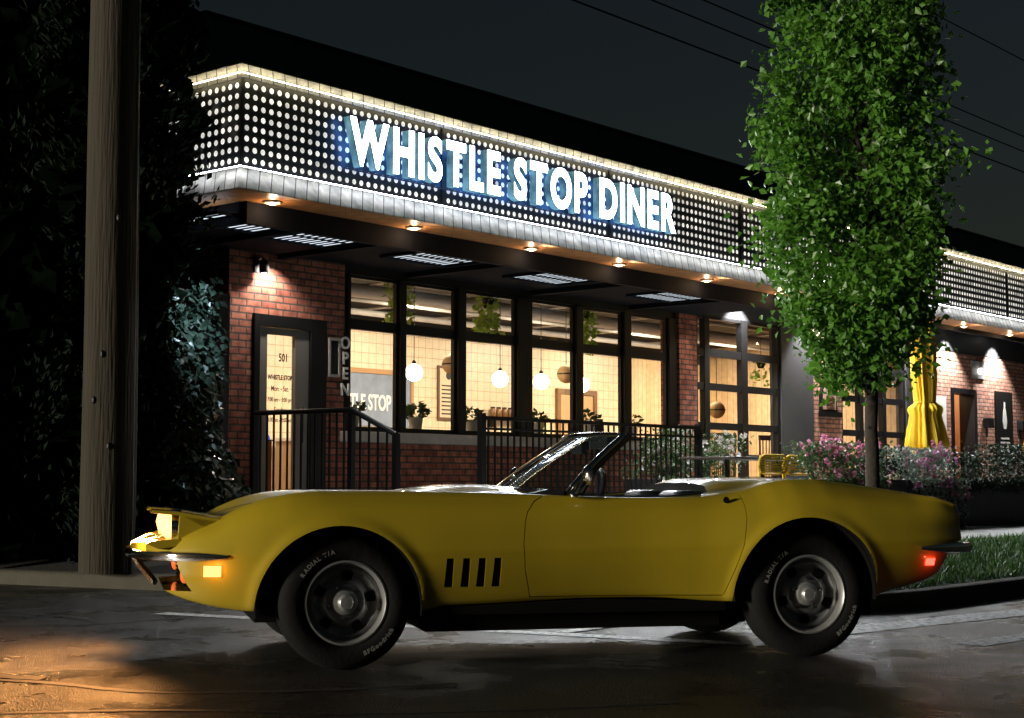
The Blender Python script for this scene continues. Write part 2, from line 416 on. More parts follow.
# grass blades
gb = MB()
for i in range(16000):
    y = random.uniform(-8.1,-6.55); x = XL(y)+.2+random.random()**1.3*(12)
    p = Vector((x, y, isl_h(x, y))); a = random.uniform(0, 2*PI); hh = random.uniform(.03,.075); w = .005+hh*.06
    l = Vector((random.gauss(0,.35), random.gauss(0,.35), 1))*hh; s = Vector((math.cos(a), math.sin(a), 0))*w
    gb.poly([p-s, p+s, p+l])
o = gb.build('grass', leafmat('grass_blade', (.02,.06,.012), (.05,.12,.025), .2), smooth='leaf'); o.matrix_world = B(0,0,0)
tag(o, 'short green grass strip between kerb and sidewalk', 'grass', kind='stuff')
# patio floor
pf = MB(); pf.box(-1.2, 40, -4.1, -.02, .2, .52)
o = pf.build('patio', CONC); o.matrix_world = B(0,0,0); tag(o, kind='structure')

# ------------------------------------------------------------------ the diner
din = thing('diner_building', 'long brick diner with a lit dotted canopy, black framed windows and yellow patio', 'diner', B(0,0,0))
def dpart(name, mb, m, parent=din, **k): return mb.build(name, m, parent, **k)
XE = 26.0
w = MB()
w.box(-.9,-.56,0,.25,.1,3.6); w.box(-.56,.55,0,.25,2.82,3.6); w.box(.55,.86,0,.25,.1,3.6)
w.box(.86,7.76,0,.25,.1,1.40); w.box(-.9,-.65,.25,6,.1,4.6)
dpart('wall', w, BRICK)
w = MB(); w.box(7.85,8.33,-.05,.3,.1,3.6); dpart('brick_pillar', w, BRICK)
w = MB(); w.box(11.98,12.98,-.04,.3,.1,3.6); dpart('brick_pillar', w, BRICKL)
w = MB(); w.box(16.02,17.56,0,.3,.1,3.53); w.box(17.56,18.74,0,.3,2.82,3.53); w.box(18.74,XE,0,.3,.1,3.53); dpart('wall', w, BRICKL)
w = MB(); w.box(.80,8.0,-.10,.24,1.402,1.53); dpart('sill', w, STONE, bevel=.008)
for xa_, xb_ in ((10.92,11.98),(15.55,16.02)):
    w = MB(); w.box(xa_,xb_,-.03,.2,.1,3.6); dpart('metal_panel', w, DARKM)
w = MB(); w.box(8.43,XE,.02,.25,3.55,4.3); dpart('header_panel', w, DARKM)
w = MB(); w.box(.55,8.43,.02,.25,3.42,3.6); dpart('header_panel', w, BLACK)
# interior shell
w = MB(); w.box(-.64,13.4,5.0,5.1,.5,3.42); dpart('tiled_wall', w, TILE)
w = MB(); w.box(13.401,16.5,4.98,5.1,.5,3.42); dpart('plank_wall', w, WPLANK)
w = MB(); w.box(-.64,16.5,5.0,5.2,3.421,4.4); w.box(-.64,16.5,.26,5.2,3.82,3.9); dpart('interior_ceiling', w, mat('ceiling_paint', (.03,.03,.032), .8))
w = MB(); w.box(-.64,XE,.02,5.0,.45,.55); dpart('interior_floor', w, mat('floor_wood', (.16,.09,.05), .5))
for xa_, xb_ in ((16.42,16.5),(-.64,-.6)):
    w = MB(); w.box(xa_,xb_,.26,4.99,.5,3.8); dpart('interior_wall', w, WPLANK)
# ducts and conduits seen through the upper panes
w = MB()
for (y, z, r) in ((1.0,3.62,.03),(2.2,3.6,.10),(3.4,3.66,.03),(4.3,3.62,.05)): w.tube([(-.5,y,z),(16.4,y,z)], r, 10)
for x in (1.6,3.4,5.6,7.4,9.6,11.2,13.6): w.tube([(x,.4,3.70),(x,4.9,3.70)], .022, 8)
dpart('conduit', w, mat('conduit_paint', (.55,.55,.53), .5), smooth=True)
# parapet, canopy roof
w = MB(); w.box(-1.05,XE,.3,.5,4.3,6.18); w.box(-1.05,-.85,.5,8,4.3,6.18); dpart('parapet', w, PARA)
w = MB(); w.box(-1.07,XE,.26,.54,6.18,6.215); dpart('coping', w, BLACK)
w = MB(); w.box(-2.45,XE,-2.05,.3,4.45,4.5); w.box(-2.47,XE,-2.17,-2.07,3.68,4.80); w.box(-2.55,-2.47,-2.17,.6,3.68,4.80); w.box(-.9,XE,.02,5.2,4.31,4.44)
dpart('canopy_roof', w, BLACK)
w = MB(); w.box(-2.2,8.35,-1.79,.5,3.52,3.56); w.box(8.35,XE,-1.79,0,4.05,4.09); w.box(8.33,8.37,-1.79,0,3.56,4.05); w.box(-2.2,-2.18,-1.79,.5,3.5,4.4)
for x in (-1.4,-.2,1.9,4.3,6.6): w.box(x,x+.1,-1.78,-.01,3.46,3.52)
dpart('canopy_ceiling', w, CEIL)
w = MB()
for (x0,x1,y0,y1,z0) in ((-2.22,8.35,-1.86,-1.79,3.42),(8.35,XE,-1.86,-1.79,3.56),(-2.25,-2.18,-1.785,.5,3.42)): w.box(x0,x1,y0,y1,z0,3.635)
dpart('canopy_beam', w, mat('beam_steel', (.008,.010,.016), .7, 0, spec=.08))
w = MB(); w.poly([(-2.70,-2.32,3.637),(XE,-2.32,3.637),(XE,-1.8,3.637),(-2.2,-1.8,3.637),(-2.2,.5,3.637),(-2.70,.5,3.637)]); dpart('soffit', w, WOODS)
def ledge(profile, m, name, smooth=None):
    mb = MB(); n = len(profile)
    for pt in ('a','b','c'):
        for o, z in profile:
            mb.v.append({'a':(-2.58-o,.6,z),'b':(-2.58-o,-2.2-o,z),'c':(XE,-2.2-o,z)}[pt])
    for s in (0, 1):
        for j in range(n):
            k = (j+1) % n; mb.face([s*n+j, s*n+k, (s+1)*n+k, (s+1)*n+j])
    mb.face(list(range(n))); mb.face([2*n+j for j in range(n)])
    return dpart(name, mb, m)
ledge([(.0,3.872),(.125,3.648),(.12,3.64),(-.03,3.655),(-.03,3.872)], PLANK, 'lower_ledge')
ledge([(.0,4.728),(.085,4.825),(.08,4.838),(-.12,4.85),(-.12,4.728)], PLANK, 'upper_ledge')
ledge([(0,3.873),(0,4.727),(-.06,4.727),(-.06,3.873)], mat('perforated_screen', (.014,.015,.018), .4, .0), 'screen')
ledge([(.100,3.850),(.106,3.850),(.106,3.855),(.100,3.855)], LED, 'led_strip')
ledge([(.090,4.738),(.096,4.738),(.096,4.743),(.090,4.743)], emit('led_glow_warm', (1,.86,.52), 25), 'led_strip')
# lit perforations of the screen
db = MB(); rr = .0285
def dot(c, ax):
    n0 = len(db.v); 
    for j in range(9):
        a = 2*PI*j/9; u = rr*math.cos(a); v = rr*math.sin(a)
        db.v.append((c[0]+u, c[1]-.0035, c[2]+v) if ax == 'y' else (c[0]-.0035, c[1]+u, c[2]+v))
    db.v.append((c[0], c[1]-.012, c[2]) if ax == 'y' else (c[0]-.012, c[1], c[2]))
    for j in range(9): db.face([n0+j, n0+(j+1) % 9, n0+9])
for r in range(8):
    z = 3.944+.1018*r
    for c in range(279): 
        x = -2.525+.1*c
        if (c+3) % 30 == 0 : continue
        dot((x, -2.2, z), 'y')
    for c in range(26): dot((-2.58, -2.125+.1*c, z), 'x')
dpart('lit_perforation', db, DOT, smooth=True)
for c in range(30, 279, 30):
    o = MB(); o.box(-2.525+.1*(c-3)-.012, -2.525+.1*(c-3)+.012, -2.212, -2.2005, 3.88, 4.713); dpart('screen_joint', o, BLACK)
o = MB(); o.box(-2.592,-2.568,-2.212,-2.19,3.888,4.712); dpart('corner_trim', o, BLACK)

# windows ------------------------------------------------------
def window(x0, x1, z0, z1, bars, name='window', t=.04):
    f = MB(); y0, y1 = .03, .085
    f.box(x0,x0+t,y0,y1,z0,z1); f.box(x1-t,x1,y0,y1,z0,z1); f.box(x0+t,x1-t,y0,y1,z0,z0+t*1.4); f.box(x0+t,x1-t,y0,y1,z1-t,z1)
    for (a, b) in bars: f.box(x0+t,x1-t,y0+.005,y1-.005,a,b)
    fr = dpart(name, f, FRAME)
    p = MB(); p.poly([(x0+t*.5,.06,z0+t),(x1-t*.5,.06,z0+t),(x1-t*.5,.06,z1-t*.5),(x0+t*.5,.06,z1-t*.5)])
    p.build('pane', GLASS, fr); return fr
mull = [(.87,.98),(1.77,1.93),(2.83,3.04),(4.03,4.385),(5.31,5.52),(6.45,6.68),(7.60,7.85)]
mm = MB()
for a, b in mull:
    mm = MB(); mm.box(a+.03, b-.03, -.02, .09, 1.532, 3.42); dpart('mullion', mm, FRAME, bevel=.006)
for i in range(6):
    window(mull[i][1]-.035, mull[i+1][0]+.035, 1.535, 3.415, [(2.76,2.885)])
# roll-up glass doors
def gdoor(xs, zt=3.55):
    zs = [.56,1.28,1.36,1.76,1.86,2.385,2.48,2.92,3.03,zt]
    f = MB()
    for a, b in xs: f.box(a, b, .0, .10, .56, zt)
    for a, b in ((1.28,1.37),(1.755,1.865),(2.375,2.485),(2.905,3.03),(.56,.7),(zt-.05,zt)):
        for k in range(len(xs)-1): f.box(xs[k][1], xs[k+1][0], .01, .09, a, b)
    fr = dpart('garage_door', f, FRAME)
    p = MB(); p.poly([(xs[0][1]-.02,.05,.6),(xs[-1][0]+.02,.05,.6),(xs[-1][0]+.02,.05,zt-.02),(xs[0][1]-.02,.05,zt-.02)])
    p.build('pane', GLASS, fr)
gdoor([(8.33,8.43),(8.63,8.77),(9.72,9.90),(10.83,10.93)])
gdoor([(12.98,13.08),(13.72,13.86),(14.62,14.76),(15.46,15.56)])

# entrance door
d = MB()
d.box(-.555,-.47,-.04,.16,.52,2.815); d.box(.30,.545,-.04,.16,.52,2.815); d.box(-.47,.30,-.04,.16,2.68,2.815)
door = dpart('entrance_door', d, FRAME, bevel=.006)
d = MB(); d.box(-.465,-.335,.0,.06,.56,2.67); d.box(.09,.295,.0,.06,.56,2.67); d.box(-.335,.09,.0,.06,2.60,2.67); d.box(-.335,.09,.0,.06,.56,.72)
d.build('door_leaf', mat('door_grey', (.16,.155,.145), .5), door)
p = MB(); p.poly([(-.335,.03,.72),(.09,.03,.72),(.09,.03,2.60),(-.335,.03,2.60)]); p.build('pane', GLASS, door)
d = MB(); d.tube([(.15,0,1.35),(.15,-.06,1.38),(.15,-.06,1.78),(.15,0,1.81)], .013, 8); d.build('handle', CHROME, door, smooth=True)

def text_mesh(s, size, depth=0, offset=0, align='CENTER', spacing=1, res=4):
    c = bpy.data.curves.new('t', 'FONT'); c.body = s; c.size = size; c.extrude = depth; c.offset = offset; c.align_x = align
    c.space_character = spacing; c.resolution_u = res
    o = bpy.data.objects.new('t', c); COL.objects.link(o)
    dg = bpy.context.evaluated_depsgraph_get(); dg.update()
    me = bpy.data.meshes.new_from_object(o.evaluated_get(dg)); bpy.data.objects.remove(o); bpy.data.curves.remove(c)
    return me
def text_part(name, s, size, m, parent, x, y, z, depth=.002, sx=1, offset=0, align='CENTER', lines=None):
    me = text_mesh(s, size, depth, offset, align); me.materials.clear(); me.materials.append(m)
    for v in me.vertices: v.co = Vector((v.co.x*sx+x, y-v.co.z, v.co.y+z))
    me.name = name; o = bpy.data.objects.new(name, me); COL.objects.link(o); o.parent = parent; return o
def join_meshes(lst, name, mats, parent=None):
    bm = bmesh.new()
    for me in lst: bm.from_mesh(me)
    me = bpy.data.meshes.new(name); bm.to_mesh(me); bm.free()
    for m in mats: me.materials.append(m)
    o = bpy.data.objects.new(name, me); COL.objects.link(o)
    if parent: o.parent = parent
    return o
def text_lines(name, lines, m, parent, y, sx=1):
    for (s, size, x, z, off) in lines:
        me = text_mesh(s, size, .001, off); me.materials.clear()
        for v in me.vertices: v.co = Vector((v.co.x*sx+x, y-v.co.z, v.co.y+z))
        join_meshes([me], name, [m], parent)
INK = mat('sign_ink', (.015,.015,.015), .6)
text_lines('lettering', [('501',.13,-.075,2.30,.003),('WHISTLE STOP',.075,-.12,2.09,.003),('Mon. - Sat.',.085,-.12,1.96,.001),('7:00 am - 3:00 pm',.07,-.12,1.84,.001),('Sunday',.085,-.12,1.72,.001),('8:00 am - 2:00 pm',.07,-.12,1.61,.001)], INK, door, .022, .72)

# OPEN letters and menu box beside the door
op = thing('open_sign', 'vertical row of grey metal letters reading OPEN beside the windows', 'sign', B(.80,-.05,0))
bb = MB(); bb.box(.015,.025,.005,.02,1.93,2.7); bb.build('mount', BLACK, op)
for ch, z in zip('OPEN', (2.50,2.32,2.14,1.95)):
    me = text_mesh(ch, .2, .008, .004); me.materials.clear(); me.materials.append(WHITEP)
    for v in me.vertices: v.co = Vector((v.co.x*.95, -v.co.z-.03, v.co.y+z))
    me.name = 'letter'; o = bpy.data.objects.new('letter', me); COL.objects.link(o); o.parent = op
mbx = thing('menu_box', 'small black menu box with pale frame mounted on brick beside the door', 'menu box', B(.66,-.005,0))
f = MB(); f.box(-.09,-.065,-.05,0,2.16,2.62); f.box(.065,.09,-.05,0,2.16,2.62); f.box(-.065,.065,-.05,0,2.16,2.19); f.box(-.065,.065,-.05,0,2.59,2.62); f.build('frame', STONE, mbx)
f = MB(); f.box(-.065,.065,-.03,0,2.19,2.59); f.build('panel', BLACK, mbx)

# ------------------------------------------------------------------ letters on the canopy
sg = thing('channel_letters', 'glowing white letters reading WHISTLE STOP DINER on the dotted canopy', 'sign', B(0,-2.2,0))
words = [('WHISTLE', -1.36, .93), ('STOP', 1.16, 2.50), ('DINER', 2.74, 4.34)]
def channel_word(word, xa, xb):
    H = .485; glyphs = []; x = 0
    for ch in word:
        me = text_mesh(ch, 1, 0, .036, 'LEFT', res=6); xs = [v.co.x for v in me.vertices]; zs = [v.co.y for v in me.vertices]
        glyphs.append((me, x-min(xs), min(xs), min(zs), max(zs))); x += max(xs)-min(xs)+.13
    tot = x-.13; sx = (xb-xa)/tot
    for me, dx, mn, z0, z1 in glyphs:
        bm = bmesh.new(); bm.from_mesh(me)
        bmesh.ops.remove_doubles(bm, verts=bm.verts, dist=1e-5)
        for v in bm.verts:
            v.co = Vector(((v.co.x+dx)*sx+xa, -.185, (v.co.y-z0)/(z1-z0)*H+4.065))
        front = list(bm.faces)
        for f in front: f.material_index = 0
        ret = bmesh.ops.extrude_face_region(bm, geom=front, use_keep_orig=True)
        nv = [e for e in ret['geom'] if isinstance(e, bmesh.types.BMVert)]; nf = [e for e in ret['geom'] if isinstance(e, bmesh.types.BMFace)]
        for v in nv: v.co.y = -.085
        fs = set(front); bs = set(nf)
        for f in bm.faces:
            f.material_index = 0 if f in fs else (2 if f in bs else 1)
        bmesh.ops.recalc_face_normals(bm, faces=bm.faces)
        nm = bpy.data.meshes.new('letter'); bm.to_mesh(nm); bm.free(); bpy.data.meshes.remove(me)
        for m in (LETF, LETS, LETB): nm.materials.append(m)
        o = bpy.data.objects.new('letter', nm); COL.objects.link(o); o.parent = sg
for wd in words: channel_word(*wd)
rl = MB()
for xa, xb in ((-1.3,.9),(1.2,2.45),(2.75,4.28)):
    rl.tube([(xa,-.05,4.05),(xb,-.05,4.05)], .008, 6)
rl.build('mounting_rail', BLACK, sg)

# ------------------------------------------------------------------ fittings of the canopy
dl = thing('soffit_downlight', '', 'downlight', B(-2.04,-2.02,3.637), 'round lamps in the wooden soffit')
t = MB(); t.lathe([(.052,-.002),(.085,-.002),(.09,-.012),(.075,-.02),(.055,-.014)], n=24); t.build('trim_ring', STONE, dl, smooth=True)
t = MB(); t.ball((0,0,-.008), (.052,.052,.028), 16, 8); t.build('lens', LENS, dl, smooth=True)
lamp('downlight', 'POINT', Matrix.Translation((0,0,-.075)), 3.6, (1,.62,.32), .015, dl)
lamp('downlight', 'SPOT', aim((0,-.03,-.05),(0,-1.0,-1.25)), 480, (.92,.96,1), .03, dl, spot_size=R(140), spot_blend=.6)
DX = [(-2.04,'first soffit lamp, at the near corner of the canopy'),(-.06,'soffit lamp left of the W of the big letters, second from the canopy corner'),(1.9,'soffit lamp below the gap between WHISTLE and STOP'),(3.62,'soffit lamp under the D of the word DINER'),(5.6,'last soffit lamp in view left of the maple crown'),(7.5,'soffit lamp behind the lower left of the maple crown'),(9.5,'soffit lamp behind the middle of the maple crown'),(11.6,'soffit lamp behind the right side of the maple crown'),(13.7,'first soffit lamp right of the maple crown'),(15.7,'rightmost soffit lamp in the photo, near the right edge')]
for i, (x, lb) in enumerate(DX):
    o = dl if i == 0 else dup(dl)
    o['label'] = lb; o.matrix_world = B(x,-2.02,3.637)
    if i < 2: weak_ = (weak_ + [o]) if i else [o]
weak = None
for o in weak_:
    for ch in children(o):
        if ch.type == 'LIGHT' and ch.data.type == 'SPOT':
            if weak is None: weak = ch.data.copy(); weak.energy = 120
            ch.data = weak

LV = thing('louvre_grille', '', 'ceiling grille', B(0,0,0), 'lit slatted grilles in the canopy ceiling')
f = MB(); f.box(-.55,.55,-.36,-.33,-.03,0); f.box(-.55,.55,.33,.36,-.03,0); f.box(-.55,-.52,-.33,.33,-.03,0); f.box(.52,.55,-.33,.33,-.03,0); f.build('frame', CEIL, LV)
f = MB(); f.poly([(-.52,-.33,-.004),(.52,-.33,-.004),(.52,.33,-.004),(-.52,.33,-.004)]); f.build('diffuser', emit('grille_light', (.80,.90,1), 1.1), LV)
f = MB()
for k in range(11): f.box(-.5+.0995*k-.026, -.5+.0995*k+.026, -.33, .33, -.0085, -.006)
f.box(-.52,.52,-.03,.03,-.0095,-.005)
f.build('slat', CEIL, LV)
for i, (x, y, lb) in enumerate([(-1.95,-1.40,'short lit slatted ceiling grille above the ivy, half hidden by the cedar'),(-.78,-1.22,'lit slatted ceiling grille above the brick by the door, left of the windows'),(1.15,-1.2,'lit slatted ceiling grille over the first two windows from the door'),(3.4,-1.12,'lit slatted ceiling grille above the thick middle mullion'),(6.0,-1.15,'lit slatted ceiling grille nearest the brick pillar')]):
    o = LV if i == 0 else dup(LV)
    o['label'] = lb; o.matrix_world = B(x, y, 3.519)
    if i == 0: gl_pos = (x, y)
lamp('grille_lamp', 'SPOT', aim((gl_pos[0],gl_pos[1],3.45),(gl_pos[0]-.12,-.72,2.75)), 230, (.62,.80,1), .05, din, spot_size=R(66), spot_blend=.7)

# wall lantern near the door
ln_ = thing('wall_lantern', 'black wall lantern on the brick above the entrance door', 'wall lantern', B(-.52,-.005,3.38))
t = MB(); t.box(-.04,.04,-.02,0,-.1,.08); t.tube([(0,-.01,.03),(0,-.10,.06),(0,-.14,.03)], .012, 8); t.build('bracket', BLACK, ln_)
t = MB(); t.lathe([(.02,.03),(.05,.0),(.055,-.10),(.045,-.12),(.03,-.12)], (0,-.14,0), n=16); t.build('lamp_shade', BLACK, ln_, smooth=True)
t = MB(); t.ball((0,-.14,-.115), .028, 12, 8); t.build('bulb', emit('lantern_bulb', (1,.9,.78), 30), ln_, smooth=True)
lamp('lantern_light', 'SPOT', aim((.12,-.24,-.02),(.12,.06,-.6)), 75, (1,.87,.76), .03, ln_, spot_size=R(130), spot_blend=.5)

# wall washers over the right half of the front
ww = thing('wall_washer', '', 'wall washer', B(0,0,0), 'spot lamps washing the panels over the right half')
t = MB(); t.lathe([(.03,.08),(.06,.06),(.065,-.06),(.05,-.065)], n=20); t.build('housing', BLACK, ww, smooth=True)
t = MB(); t.lathe([(.001,-.066),(.048,-.067),(.048,-.064),(.001,-.063)], n=20); t.build('lens', emit('washer_lens', (1,.96,.9), 20), ww)
lamp('washer_light', 'SPOT', aim((0,0,-.08),(0,.20,-.9)), 640, (1,.95,.9), .03, ww, spot_size=R(96), spot_blend=.5)
for i, (x, lb) in enumerate([(9.6,'wall washer above the roll-up glass door left of the maple'),(11.9,'wall washer above the dark metal panel beside the maple crown'),(14.9,'wall washer behind the maple crown over the second roll-up door'),(17.4,'wall washer above the white board and the small doorway'),(19.7,'wall washer above the black poster at the far right')]):
    o = ww if i == 0 else dup(ww)
    o['label'] = lb; o.matrix_world = B(x, -.32, 4.03)
lamp('patio_lamp', 'SPOT', aim((8.1,-1.2,3.5),(8.1,0,2.0)), 60, (1,.85,.7), .05, din, spot_size=R(80), spot_blend=.6)

# ------------------------------------------------------------------ interior lamps
pd = thing('globe_pendant', '', 'pendant lamp', B(0,0,0), 'white globe pendants inside the windows')
t = MB(); t.ball((0,0,0), .125, 24, 14); t.build('globe', GLOBE, pd, smooth=True)
t = MB(); t.lathe([(.126,-.006),(.1275,-.004),(.1275,.004),(.126,.006)], n=28, closed=True); t.build('band', mat('brass', (.35,.22,.08), .35, .8), pd)
t = MB(); t.tube([(0,0,.12),(0,0,1.28)], .006, 6); t.lathe([(.02,.12),(.03,.125),(.03,.16),(.012,.18)], n=12); t.build('cord', BLACK, pd)
GL = [(4.14,2.49,'globe pendant lit behind the second window, leftmost globe'),(6.03,2.49,'globe pendant lit alone in the third window pane'),(7.02,2.50,'globe pendant lit just right of the thick mullion'),(8.07,2.50,'globe pendant lit and half hidden by the mullion below the hanging plant'),(11.6,2.5,'globe pendant lit behind the left roll-up door')]
for i, (x, z, lb) in enumerate(GL[:4]):
    o = pd if i == 0 else dup(pd)
    o['label'] = lb; o.matrix_world = B(x, 2.0, z)
wk = thing('wicker_pendant', '', 'pendant lamp', B(0,0,0), 'unlit tan globe pendants')
t = MB(); t.ball((0,0,0), .15, 20, 12); t.build('lamp_shade', mat('tan_shade', (.30,.18,.08), .7), wk, smooth=True)
t = MB(); t.lathe([(.151,-.012),(.153,-.008),(.153,.008),(.151,.012)], n=24, closed=True); t.build('band', BLACK, wk)
t = MB(); t.tube([(0,0,.15),(0,0,1.12)], .006, 6); t.build('cord', BLACK, wk)
for i, (x, y, z, lb) in enumerate([(5.0,2.05,2.66,'tan globe pendant with dark band behind the third mullion from the left'),(7.72,2.05,2.66,'tan globe pendant with dark band beside the lit globe in the fourth window'),(11.45,1.6,2.2,'tan globe pendant hanging behind the left roll-up door')]):
    o = wk if i == 0 else dup(wk)
    o['label'] = lb; o.matrix_world = B(x, y, z)
for k, (x, y, e) in enumerate([(2.2,2.6,140),(5.6,2.6,195),(8.4,2.4,135),(11.6,2.6,215),(14.6,2.6,205),(.2,2.2,105)]):
    lamp('ceiling_lamp', 'AREA', aim((x,y,3.55),(x,y+.9,0)), e, (1,.79,.56), 1.0, din)

CH0 = mat('dark_shelf', (.05,.03,.02), .5)
# ------------------------------------------------------------------ interior furniture and displays
bd = thing('wall_sign', 'blue grey board with cream WHISTLE STOP lettering on the tiled wall', 'sign', B(6.2,4.995,0))
f = MB(); f.box(-1.3,.95,-.03,0,1.85,2.72); f.build('board', mat('slate_blue', (.17,.22,.31), .6, var=.35, scale=5), bd)
f = MB(); f.box(-1.36,1.01,-.05,0,2.72,2.80); f.box(.95,1.01,-.05,0,1.85,2.72); f.box(-1.36,-1.3,-.05,0,1.85,2.72); f.build('frame', mat('oak_frame', (.35,.2,.08), .5), bd)
text_part('lettering', 'WHISTLE STOP', .36, WHITEP, bd, -.28, -.034, 2.12, .004, .62, .008)
mb_ = thing('menu_board', 'framed cream menu board with dark writing on the tiled wall', 'menu board', B(8.1,4.995,0))
f = MB(); f.box(-.26,.34,-.03,0,2.0,2.95); f.build('frame', mat('dark_wood', (.10,.05,.025), .5), mb_)
f = MB(); f.box(-.22,.30,-.036,-.031,2.05,2.9); f.build('panel', mat('cream_panel', (.62,.52,.36), .6), mb_)
f = MB()
for k in range(8): f.box(-.18,.1+random.random()*.16,-.04,-.0365,2.10+.07*k,2.125+.07*k)
f.lathe([(.001,-.04),(.07,-.04),(.07,-.037),(.001,-.037)], (.0,0,2.78), 'y', 16); f.build('writing', INK, mb_)
ct = thing('bar_counter', 'long pale service counter with bottles behind the windows', 'counter', B(7.0,4.2,0))
f = MB(); f.box(-3,4.5,0,.6,.55,1.55); f.build('base', mat('counter_base', (.35,.24,.13), .5), ct)
f = MB(); f.box(-3.05,4.55,-.05,.65,1.55,1.60); f.build('counter_top', mat('counter_stone', (.6,.56,.5), .25), ct, bevel=.006)
bt = thing('bottle', '', 'bottle', B(0,0,0), 'bottles on the service counter')
f = MB(); f.lathe([(.034,0),(.036,.01),(.036,.15),(.014,.21),(.014,.26),(.001,.26)], n=12); f.build('glass_body', mat('bottle_glass', (.45,.03,.02), .2), bt, smooth=True)
for i in range(6):
    o = bt if i == 0 else dup(bt); o['label'] = 'red bottle standing on the service counter below the menu board'
    o.matrix_world = B(7.75+i*.11, 4.4+(i % 2)*.1, 1.601)
w = MB(); w.box(1.30,1.37,.50,.56,1.56,2.80); w.box(.93,1.30,.50,.56,2.72,2.80); dpart('open_sash', w, FRAME)
bk = thing('back_door', 'brown framed wooden door in the tiled wall behind the globe lamps', 'door', B(11.75,4.995,.55))
f = MB(); f.box(-.62,-.52,-.06,0,0,2.15); f.box(.52,.62,-.06,0,0,2.15); f.box(-.52,.52,-.06,0,2.05,2.15); f.build('frame', mat('brown_frame', (.14,.07,.03), .5), bk)
f = MB(); f.box(-.52,.52,-.03,0,0,2.05); f.build('door_leaf', mat('door_wood', (.42,.27,.13), .5), bk)
f = MB(); f.ball((.42,-.07,1.0), .03, 10, 6); f.build('handle', CHROME, bk, smooth=True)
ws_ = thing('wall_shelf', 'dark wooden wall shelf on the tiled wall right of the menu board', 'shelf', B(9.6,4.995,2.05))
f = MB(); f.box(-.55,.55,-.2,0,0,.04); f.build('board', CH0, ws_)
for k in (-.4,.4):
    f = MB(); f.box(k-.015,k+.015,-.17,0,-.14,0); f.build('bracket', BLACK, ws_)
jr = thing('glass_jar', '', 'jar', B(0,0,0), 'jars on the wall shelf')
f = MB(); f.lathe([(.05,0),(.055,.02),(.055,.13),(.04,.16),(.001,.16)], n=14); f.build('body', mat('jar_brown', (.16,.08,.03), .25), jr, smooth=True)
f = MB(); f.lathe([(.043,.161),(.043,.185),(.001,.185)], n=14); f.build('lid', BLACK, jr)
for i in range(6):
    o = jr if i == 0 else dup(jr); o['label'] = 'small brown jar with black lid on the dark wall shelf'; o.matrix_world = B(9.2+.16*i, 4.89, 2.091)
# spindle back chairs inside the roll-up doors
sp = thing('spindle_chair', '', 'chair', B(0,0,0), 'dark spindle chairs behind the glass roll-up door')
CH = mat('dark_chair', (.03,.018,.012), .45)
f = MB(); f.box(-.21,.21,-.2,.22,.44,.475); f.build('seat', CH, sp, bevel=.012)
for a, b in ((-.18,-.17),(.18,-.17),(-.18,.19),(.18,.19)):
    f = MB(); f.tube([(a,b,0),(a*.9,b*.9,.45)], .018, 8); f.build('leg', CH, sp)
f = MB(); f.box(-.23,.23,-.215,-.19,1.10,1.19); f.tube([(-.2,-.19,.46),(-.21,-.205,1.15)], .018, 8); f.tube([(.2,-.19,.46),(.21,-.205,1.15)], .018, 8)
for k in range(5): f.tube([(-.13+.065*k,-.19,.46),(-.14+.07*k,-.205,1.12)], .010, 6)
f.build('backrest', CH, sp)
for i, (x, y, rz, lb) in enumerate([(9.95,.85,0,'dark spindle chair behind the roll-up door, beside the left bar'),(10.35,.85,.15,'dark spindle chair behind the roll-up door, middle of the three'),(11.8,.9,-.35,'dark spindle chair behind the roll-up door, turned at the right bar')]):
    o = sp if i == 0 else dup(sp); o['label'] = lb; o.matrix_world = B(x, y, .551, rz)
hs = thing('host_stand', 'wooden host stand with a blue lit screen behind the door glass', 'host stand', B(.42,1.0,0))
f = MB(); f.box(-.2,.2,0,.4,.551,1.42); f.build('base', mat('stand_wood', (.22,.12,.07), .5), hs)
f = MB(); f.poly([(-.2,.02,1.44),(.2,.02,1.44),(.2,.2,1.72),(-.2,.2,1.72)]); f.build('screen', emit('blue_screen', (.06,.10,.55), .8), hs)
f = MB(); f.prism([(-.22,1.422),(.22,1.422),(.22,1.438),(-.22,1.438)], 0, .42); f.build('desk_top', BLACK, hs)

def pot(name, label, x, y, z, group, r=.1, h=.2, n=70, spread=.17, lh=.22):
    p = thing(name, label, 'potted plant', B(x, y, z), group)
    f = MB(); f.lathe([(r*.72,0),(r,h),(r*.9,h),(r*.88,h-.03),(.001,h-.03)], n=20); f.build('pot', mat('pot_grey', (.42,.42,.40), .6), p, smooth=True)
    f = MB()
    for k in range(n):
        a = random.uniform(0,2*PI); rad = random.random()**.6*spread
        f.leaf((rad*math.cos(a)*.7, rad*math.sin(a)*.7, h+random.uniform(-.02,lh)*(1-rad/spread*.5)), random.uniform(.06,.12), d=Vector((math.cos(a),math.sin(a),random.uniform(-.3,.9))).normalized(), wid=.7)
    f.build('foliage', PLEAF, p, smooth='leaf'); return p
for x, lb, n in [(1.30,'potted plant on the sill behind the sloping handrail',60),(2.42,'bushy potted plant on the sill below the leftmost globe',110),(3.49,'potted plant on the sill right of the third mullion',70),(4.87,'potted plant on the sill beside the thick mullion',75),(6.06,'potted plant on the sill under the right hanging plant',60),(7.1,'small round potted plant on the sill nearest the brick pillar',60)]:
    pot('potted_plant', lb, x, .32, 1.55, 'grey pots on the window sill', n=n)
sh = MB(); sh.box(.9,7.7,.14,.5,1.50,1.548); dpart('window_shelf', sh, STONE)
HL = leafmat('hanging_leaf', (.25,.42,.05), (.45,.62,.14), .6)
